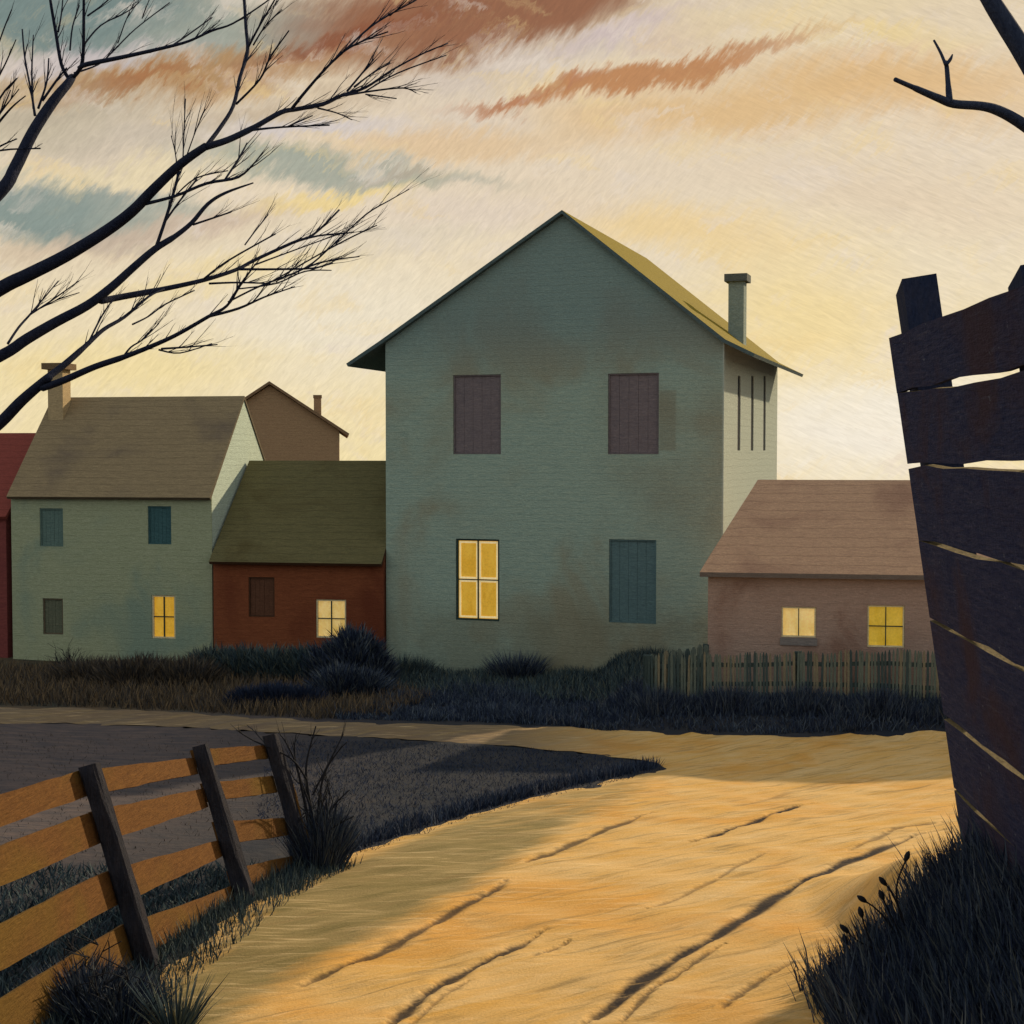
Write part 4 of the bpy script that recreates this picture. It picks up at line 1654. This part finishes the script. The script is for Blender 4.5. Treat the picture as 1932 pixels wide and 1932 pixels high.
    # small sprays at the left edge
    limb([(-190, 480, 24), (-110, 380, 16), (-50, 290, 11), (0, 228, 7), (25, 200, 5), (48, 181, 3)],
         [[(-40, 275, 7), (0, 185, 6), (32, 148, 4)],
          [(-30, 260, 6), (0, 214, 5), (36, 168, 3)],
          [(-60, 310, 7), (0, 276, 5), (32, 262, 3)],
          [(-60, 305, 8), (0, 284, 5), (76, 280, 4)],
          [(-20, 250, 5), (5, 205, 4), (20, 170, 3)],
          [(-40, 200, 5), (0, 75, 4), (22, 18, 3)],
          [(-150, 420, 8), (-60, 240, 7), (0, 140, 5), (30, 75, 3)]],
         C0, C0 - 0.6, 8, 0.2)


left_tree()


def right_tree():
    rr = random.Random(43)
    bk = bark('slate bark', (44, 52, 74), (62, 68, 86))
    c0 = 10.4
    base = G(2140, 1500)
    base = Vector((P(2150, 900, c0).x, P(2150, 900, c0).y, 0))
    base.z = terrain(base.x, base.y)
    root = thing('bare_tree', 'dark leafless tree behind the plank fence, one crooked bough showing at upper right', 'tree', base)
    loc = Vector(root.location)
    mb = MB()
    pts, rad = tree_line([(2150, 1600, 130), (2130, 1200, 110), (2100, 800, 95), (2075, 520, 84), (2040, 340, 70), (1990, 200, 58), (1935, 105, 48), (1895, 42, 44), (1866, -5, 40), (1820, -90, 34), (1790, -200, 24)], c0, c0)
    pts[0] = base + Vector((0, 0, -0.4))
    mb.tube([p - loc for p in pts], rad, 12)
    mb.build('trunk', bk, root, smooth=True)
    mb = MB()
    pts, rad = tree_line([(2070, 420, 40), (2010, 310, 34), (1960, 258, 30), (1920, 228, 27), (1882, 208, 24), (1850, 200, 21), (1800, 196, 20), (1770, 185, 18), (1735, 170, 15), (1712, 160, 13), (1689, 150, 12)], c0, c0 - 0.7)
    mb.tube([p - loc for p in pts], rad, 10)
    c1 = c0 - 0.45
    for s in ([(1792, 195, 16), (1789, 160, 14), (1786, 125, 12), (1783, 117, 12)], [(1784, 122, 9), (1775, 100, 8), (1762, 76, 6)], [(1785, 122, 10), (1793, 112, 9), (1797, 103, 4)]):
        p2, r2 = tree_line(s, c1, c1 + 0.05)
        mb.tube([q - loc for q in p2], r2, 8)
    mb.build('limb', bk, root, smooth=True)


right_tree()


# ------------------------------------------------------------------ plants and grass
def scatter_blades(mb, rr, place, n, L, w, lean=0.35, bend=0.3, tone=(0.1, 0.9), bias=None):
    for _ in range(n):
        p, k = place(rr)
        if p is None:
            continue
        an = rr.uniform(0, 2 * pi)
        d = Vector((cos(an) * lean * rr.random(), sin(an) * lean * rr.random(), 1.0))
        if bias is not None:
            d += bias(p, rr)
        d.normalize()
        a2 = rr.uniform(0, 2 * pi)
        side = Vector((cos(a2), sin(a2), 0))
        b = Vector((d.x, d.y, -0.15)) * bend * rr.random()
        mb.blade(p, d, side, L * k * rr.uniform(.5, 1.15), w * rr.uniform(.7, 1.3), b, rr.uniform(*tone))


night = leafy('navy blades', [(24, 33, 56), (44, 56, 80), (72, 84, 100), (112, 114, 106)])
dusky = leafy('dusky blades', [(44, 44, 50), (70, 66, 62), (98, 84, 68), (128, 106, 76)])
blue = leafy('blue green blades', [(30, 44, 56), (52, 70, 80), (80, 96, 98), (116, 114, 90)])
twig_m = leafy('dark twigs', [(28, 30, 38), (44, 44, 50)])


def uv_area(poly_uv):
    """a world-plan polygon from photo points on the ground, with a sampler"""
    g = [G(u, v) for u, v in poly_uv]
    xy = [(q.x, q.y) for q in g]
    x0, x1 = min(p[0] for p in xy), max(p[0] for p in xy)
    y0, y1 = min(p[1] for p in xy), max(p[1] for p in xy)

    def pick(rr):
        for _ in range(60):
            x, y = rr.uniform(x0, x1), rr.uniform(y0, y1)
            if in_poly(x, y, xy):
                return Vector((x, y, terrain(x, y) - 0.01))
        return None
    return pick


def grass_field():
    # dark wedge between the road and the far path
    rr = random.Random(51)
    pick = uv_area([(605, 1650), (700, 1608), (850, 1558), (960, 1526), (1060, 1500), (1160, 1478), (1250, 1452), (1130, 1428), (1000, 1414), (850, 1404), (700, 1398), (560, 1398), (500, 1440), (480, 1560)])
    mb = MB()
    scatter_blades(mb, rr, lambda r: (pick(r), 1.0), 14000, 0.07, 0.008, 1.4, 0.7, (0.0, 0.38))
    o = mb.build('field_grass', night)
    stuff(o, 'short navy grass on the dark wedge between the road and the path', 'grass')
    # sparse, drier grass of the left field
    pick2 = uv_area([(-120, 1372), (480, 1388), (560, 1400), (490, 1450), (470, 1560), (300, 1600), (-120, 1720)])
    mb = MB()
    scatter_blades(mb, rr, lambda r: (pick2(r), 1.0), 2600, 0.06, 0.008, 1.2, 0.6, (0.3, 0.55))
    o = mb.build('dry_grass', dusky)
    stuff(o, 'sparse dull brown grass on the field beyond the board fence', 'grass')


grass_field()


def shag(p, r):
    if p is None:
        return None, 1
    k = 0.75 + 0.45 * sin(p.x * 2.3 + 1.1 * sin(p.y * 3)) * sin(p.y * 1.9 + p.x)
    return p, k * (1.0 if r.random() > .1 else 1.5)


def fence_back_grass():
    rr = random.Random(57)
    posts = FENCE_POSTS
    mb = MB()

    def behind(r):
        i = r.choice((0, 1, 1, 2, 2, 3))
        q = posts[i][0].lerp(posts[i + 1][0], r.random()) - CR * (0.12 + 2.8 * r.random() ** 1.5)
        return Vector((q.x, q.y, terrain(q.x, q.y) - 0.01)), r.choice((.6, .8, 1.0))
    scatter_blades(mb, rr, behind, 18000, 0.13, 0.012, 1.1, 0.6, (0.0, 0.7))
    o = mb.build('field_edge_grass', blue)
    stuff(o, 'blue-green grass seen through the gaps of the board fence', 'grass')


fence_back_grass()


def bank_grass():
    rr = random.Random(52)
    # long dark strip before the tall house and the picket fence
    pick = uv_area([(620, 1352), (700, 1338), (760, 1318), (830, 1310), (960, 1296), (1230, 1300), (1240, 1318), (1500, 1322), (1790, 1316), (1960, 1316), (1960, 1372), (1780, 1376), (1600, 1385), (1450, 1386), (1330, 1383), (1200, 1377), (1050, 1369), (880, 1362), (735, 1360), (640, 1358)])
    mb = MB()
    scatter_blades(mb, rr, lambda r: shag(pick(r), r), 24000, 0.22, 0.015, 0.9, 0.6, (0.0, 0.8))
    o = mb.build('bank_grass', night)
    stuff(o, 'dark shaggy grass on the bank below the picket fence', 'grass')
    # left bank
    pick2 = uv_area([(-150, 1270), (0, 1262), (200, 1258), (400, 1262), (560, 1275), (735, 1300), (820, 1322), (740, 1350), (600, 1358), (470, 1350), (330, 1341), (180, 1335), (0, 1331), (-150, 1331)])
    mb = MB()
    scatter_blades(mb, rr, lambda r: (pick2(r), 1.0), 17000, 0.26, 0.017, 0.7, 0.5, (0.1, 0.95))
    o = mb.build('rough_grass', dusky)
    stuff(o, 'brownish rough grass on the bank before the sage house', 'grass')
    # tufts against the foot of the pickets
    mb = MB()
    fa, fb = P(1205, 1240, 20.72), P(1800, 1240, 19.92)

    def pf(r):
        q = fa.lerp(fb, r.random())
        q = q + CF * r.uniform(-.22, .1)
        return Vector((q.x, q.y, terrain(q.x, q.y) - 0.02)), 0.55 + 0.5 * sin(q.x * 2.9) ** 2
    scatter_blades(mb, rr, pf, 5200, 0.36, 0.016, 0.7, 0.5, (0.0, 0.8))
    o = mb.build('fence_foot_grass', night)
    stuff(o, 'tall dark grass growing against the foot of the picket fence', 'grass')
    # grass at the foot of the tall house wall
    mb = MB()

    def foot(r):
        x = r.uniform(-0.1, TALL_W * 0.93)
        q = TALL.O + TALL.r * x - TALL.d * (0.05 + 2.6 * r.random() ** 1.3)
        return Vector((q.x, q.y, terrain(q.x, q.y))), 0.7 + 0.5 * sin(x * 2.1) ** 2
    scatter_blades(mb, rr, foot, 11000, 0.22, 0.014, 0.8, 0.5, (0.0, 0.9))
    o = mb.build('wall_grass', blue)
    stuff(o, 'blue-green grass at the foot of the tall teal house', 'grass')


bank_grass()


def verge_grass():
    rr = random.Random(53)
    mb = MB()
    posts = FENCE_POSTS

    def foot(r):
        i = r.choice((1, 1, 2, 2, 3, 3))
        t = r.random()
        a, b = posts[i][0], posts[i + 1][0] if i + 1 < len(posts) else posts[i][0]
        q = a.lerp(b, t)
        if i == 3:
            q = a.lerp(b, t * 1.15)
        q = q + CR * (r.random() ** 2 * 0.42 - 0.06)
        return Vector((q.x, q.y, terrain(q.x, q.y) - 0.01)), r.choice((0.5, 0.7, 1.0))
    scatter_blades(mb, rr, foot, 5200, 0.16, 0.008, 0.6, 0.4, (0.0, 0.8))
    o = mb.build('verge_grass', blue)
    stuff(o, 'dark blue-green grass along the foot of the board fence', 'grass')
    # tufts at the field edge along the road
    mb = MB()
    ed = smooth_line([(G(u, v).x, G(u, v).y) for u, v in [(590, 1645), (700, 1598), (850, 1548), (960, 1516), (1060, 1491), (1160, 1469), (1250, 1448)]], 4)

    def foot2(r):
        i = r.randrange(len(ed) - 1)
        q = ed[i].lerp(ed[i + 1], r.random())
        x, y = q.x - CR.x * r.random() * .25 + CF.x * r.random() * .15, q.y - CR.y * r.random() * .25 + CF.y * r.random() * .15
        return Vector((x, y, terrain(x, y))), 1.0
    scatter_blades(mb, rr, foot2, 3200, 0.15, 0.012, 0.7, 0.5, (0.0, 0.6))
    o = mb.build('edge_grass', night)
    stuff(o, 'dark grass fringe where the field wedge meets the sandy road', 'grass')


verge_grass()


def tussock(name, label, cat, base, blobs, mat, n, L, w, seed, stalks=None, lean=0.5, bend=0.35, tone=(0, 0.9), part='blades', fan=0.6, stems=0):
    """a clump: blades spring from several mounds; blobs are (dx, dy, radius, height of the mound top)"""
    rr = random.Random(seed)
    root = thing(name, label, cat, base)
    loc = Vector(base)
    mb = MB()
    wts = [b[2] ** 2 * (b[3] + 0.2) for b in blobs]
    for _ in range(n):
        b = rr.choices(blobs, wts)[0]
        an, q = rr.uniform(0, 2 * pi), rr.random() ** 0.5
        x, y = b[0] + cos(an) * b[2] * q, b[1] + sin(an) * b[2] * q
        gx = Vector((loc.x + x, loc.y + y, 0))
        g = terrain(gx.x, gx.y) - loc.z
        hgt = b[3] * sqrt(max(0, 1 - q * q))
        z = g + hgt * rr.random() ** 0.6
        d = Vector((cos(an) * q * fan + rr.uniform(-1, 1) * lean * .5, sin(an) * q * fan + rr.uniform(-1, 1) * lean * .5, 1.0)).normalized()
        a2 = rr.uniform(0, 2 * pi)
        mb.blade(Vector((x, y, z)), d, Vector((cos(a2), sin(a2), 0)), L * rr.uniform(.5, 1.2), w * rr.uniform(.6, 1.4),
                 Vector((d.x, d.y, -0.1)) * bend * rr.random(), rr.uniform(*tone))
    mb.build(part, mat, root)
    if stems:
        ms = MB()
        for _ in range(stems):
            b = rr.choices(blobs, wts)[0]
            an, q = rr.uniform(0, 2 * pi), rr.random() * 0.8
            p0 = Vector((b[0] + cos(an) * b[2] * q * .4, b[1] + sin(an) * b[2] * q * .4, 0))
            p0.z = terrain(loc.x + p0.x, loc.y + p0.y) - loc.z
            d = Vector((cos(an) * q * fan * 1.3, sin(an) * q * fan * 1.3, 1)).normalized()
            Ls = (b[3] + L) * rr.uniform(.8, 1.35)
            pts = [p0 + d * (Ls * k / 5) + Vector((rr.uniform(-1, 1), rr.uniform(-1, 1), 0)) * 0.02 * k for k in range(6)]
            ms.tube(pts, [0.009 * (1 - .14 * k) for k in range(6)], 5)
            grow(ms, pts, [0.008] * 6, rr, 4, Ls * .35, 0, .6, .35)
        ms.build('stems', twig_m, root)
    return root


def plants():
    # great dark tussock, lower right corner
    base = P(1800, 1800, 7.7)
    base.z = terrain(base.x, base.y)
    root = thing('tussock', 'big blue-black grass tussock with budded stalks, lower right by the plank fence', 'plant', base)
    loc = Vector(base)
    rr = random.Random(61)
    mb = MB()
    # outline of the clump top in the photo, at its real depth
    edge = [(1545, 1940, 7.0), (1560, 1880, 7.05), (1600, 1835, 7.15), (1650, 1775, 7.3), (1690, 1735, 7.45), (1730, 1690, 7.6), (1765, 1650, 7.75), (1800, 1615, 7.9), (1830, 1600, 8.0), (1870, 1640, 7.9), (1900, 1690, 7.8), (1935, 1740, 7.7), (1990, 1790, 7.6)]
    E = [P(a_ + 42 * max(0, 1 - i_ / 7), b_, c_) for i_, (a_, b_, c_) in enumerate(edge)]
    for _ in range(15000):
        k = rr.random() * (len(E) - 1)
        i = int(k)
        t = E[i].lerp(E[i + 1], k - i)
        # a blade root somewhere under the outline, in depth too
        dep = rr.gauss(0, 0.32)
        x, y = t.x + CF.x * dep + CR.x * rr.gauss(0.06, 0.07), t.y + CF.y * dep + CR.y * rr.gauss(0.06, 0.07)
        g = terrain(x, y)
        topz = t.z - abs(dep) * 0.35 + 0.05 * sin(k * 5.3) + 0.04 * sin(k * 11.7)
        z = g + max(0.0, topz - g - 0.33) * rr.random() ** 0.8
        if z < g:
            z = g
        a2 = rr.uniform(0, 2 * pi)
        d = (CZ + CR * rr.uniform(-.55, .22) + CF * rr.uniform(-.3, .3)).normalized()
        mb.blade(Vector((x, y, z)) - loc, d, Vector((cos(a2), sin(a2), 0)), rr.uniform(.10, .27), rr.uniform(.006, .014), (CR * -0.25 + CZ * .05) * rr.random(), rr.uniform(0, .85))
    fill = uv_area([(1560, 1960), (1640, 1850), (1720, 1770), (1800, 1690), (1990, 1690), (2100, 1800), (2050, 2050), (1600, 2050)])
    for _ in range(16000):
        q = fill(rr)
        if q is None:
            continue
        d = (CZ + CR * rr.uniform(-.5, .3) + CF * rr.uniform(-.3, .3)).normalized()
        a2 = rr.uniform(0, 2 * pi)
        mb.blade(q + CZ * rr.uniform(0, .30) - loc, d, Vector((cos(a2), sin(a2), 0)), rr.uniform(.10, .27), rr.uniform(.006, .014), (CR * -0.25 + CZ * .05) * rr.random(), rr.uniform(0, .85))
    mb.build('blades', night, root)
    stalk = [((1905, 1880), (1650, 1790), (1598, 1757), 7.2), ((1720, 1900), (1610, 1800), (1596, 1780), 7.15), ((1760, 1860), (1670, 1733), (1632, 1700), 7.45), ((1740, 1850), (1682, 1730), (1666, 1695), 7.45),
             ((1760, 1860), (1690, 1700), (1670, 1668), 7.5), ((1750, 1860), (1692, 1700), (1709, 1622), 7.55), ((1690, 1880), (1640, 1770), (1626, 1728), 7.3)]
    for a, b, c, cc in stalk:
        p0, p1, p2 = P(a[0], a[1], cc), P(b[0], b[1], cc), P(c[0], c[1], cc)
        ms = MB()
        pts = [q - loc for q in smooth_line([p0, p1, p2], 5)]
        ms.tube(pts, [0.0065 - 0.0025 * k / len(pts) for k in range(len(pts))], 6)
        st = ms.build('stalk', twig_m, root)
        ms = MB()
        d = (pts[-1] - pts[-2]).normalized()
        prof = [(-.014, .003), (0.0, .011), (.016, .0155), (.034, .013), (.050, .004)]
        ms.tube([pts[-1] + d * a_ for a_, _ in prof], [r_ for _, r_ in prof], 8)
        ms.build('bud', twig_m, st, smooth=True)

    # lower-left bush before the fence
    b = P(205, 1900, 7.35)
    b.z = terrain(b.x, b.y)
    tussock('weed_clump', 'dark twiggy weed clump at the lower left, before the board fence', 'plant', b,
            [(-.04, -.12, .24, .16), (-.2, .02, .2, .13), (.16, -.2, .2, .10)], night, 3200, .17, .008, 62, lean=.5, fan=.8, stems=26)
    b = G(330, 1945)
    tussock('grass_tuft', 'small spiky grass tuft beside the foot of the nearest fence post', 'plant', b, [(0, 0, .09, .02)], blue, 160, .30, .010, 63, lean=.4, fan=.7)
    # shrub at the far end of the fence
    b = G(590, 1640)
    tussock('twiggy_shrub', 'bare twiggy shrub at the far end of the board fence', 'shrub', b, [(0.04, 0.05, .20, .20), (.1, .1, .14, .35)], night, 1700, .34, .008, 64, lean=.45, fan=.5, stems=14)
    # its upright bare stems
    rr = random.Random(65)
    sh = [o for o in COL.objects if o.name.startswith('twiggy_shrub')][0]
    cb = latc(b.x, b.y)[1] + 0.05
    ms = MB()
    lines = [[(597, 1625, 13), (580, 1540, 10), (570, 1490, 8), (558, 1440, 6), (540, 1402, 4), (528, 1385, 3)],
             [(600, 1625, 13), (588, 1540, 11), (578, 1470, 8), (580, 1430, 6), (596, 1370, 4)],
             [(600, 1610, 10), (600, 1530, 8), (612, 1460, 6), (640, 1415, 4), (655, 1400, 3)],
             [(585, 1520, 7), (560, 1450, 5), (556, 1410, 4), (559, 1385, 3)],
             [(590, 1500, 6), (620, 1440, 5), (648, 1385, 3)],
             [(578, 1470, 6), (548, 1430, 5), (480, 1398, 4), (447, 1378, 3)],
             [(500, 1402, 4), (480, 1380, 3), (466, 1368, 2)],
             [(612, 1560, 7), (630, 1520, 5), (660, 1490, 3)],
             [(606, 1590, 7), (630, 1560, 5), (668, 1540, 3)],
             [(570, 1480, 5), (556, 1470, 4), (540, 1440, 3)]]
    for ln in lines:
        p, r = tree_line(ln, cb, cb + rr.uniform(-.2, .3))
        q = [x - Vector(b) for x in p]
        ms.tube(q, r, 6)
        grow(ms, q, r, rr, 5, .16, 0, .6, .3)
    ms.build('stems', twig_m, sh)

    # round bush against the dark red cottage
    def bush(label, u, v, c, blobs, mat, n, L, w, seed, **k):
        b = P(u, v, c)
        b.z = terrain(b.x, b.y)
        return tussock('bush', label, 'bush', b, blobs, mat, n, L, w, seed, **k)
    bush('rounded navy bush covering the corner of the lit cottage window', 668, 1290, 25.0,
         [(0, 0, .62, .95), (.35, -.1, .40, .65), (-.45, 0, .5, .62)], night, 6500, .24, .026, 66, lean=.9, fan=.9)
    bush('spreading dark bush below the rounded bush, beside the tall house corner', 640, 1320, 23.4,
         [(0, 0, .45, .42), (.4, .1, .4, .35)], night, 3600, .26, .020, 67, lean=.9, fan=1.0)
    bush('long grey-green hedge under the dark red cottage windows', 490, 1280, 25.4,
         [(-.9, .1, .55, .42), (-.3, .05, .55, .45), (.3, 0, .55, .48), (.85, 0, .5, .55)], blue, 6500, .22, .022, 68, lean=.9, fan=.8, tone=(0.0, .9))
    bush('low black shrub at the edge of the path', 520, 1352, 22.6,
         [(-.42, 0, .36, .22), (0, 0, .42, .27), (.42, 0, .36, .22)], night, 4200, .18, .018, 69, lean=.9, fan=.9, tone=(0, .35))
    bush('brown dry bush on the bank before the sage house', 260, 1300, 25.0,
         [(-1.0, .2, .7, .25), (0, 0, .8, .32), (.9, 0, .7, .3)], dusky, 5200, .24, .022, 70, lean=.9, fan=.8, tone=(0, .7))
    b = G(132, 1268)
    tussock('weed', 'thin branching weed before the olive shutter of the sage house', 'plant', b, [(0, 0, .16, .10)], dusky, 140, .4, .013, 71, lean=.7, fan=.9, stems=9, tone=(0, .3))
    q = TALL.O + TALL.r * (TALL.at(985, 1290)[0]) - TALL.d * 0.5
    q.z = terrain(q.x, q.y)
    tussock('grass_tuft', 'spiky dark grass tuft at the foot of the tall teal house', 'plant', q, [(0, 0, .36, .14), (.25, 0, .25, .1)], night, 900, .44, .017, 72, lean=.5, fan=.9)
    q = TALL.O + TALL.r * (TALL.at(775, 1290)[0]) - TALL.d * 0.45
    q.z = terrain(q.x, q.y)
    tussock('grass_tuft', 'blue-green grass tuft at the left corner of the tall teal house', 'plant', q, [(0, 0, .34, .1), (.3, 0, .25, .08)], blue, 700, .34, .016, 73, lean=.6, fan=.8)


plants()
print('objects', len(bpy.data.objects))
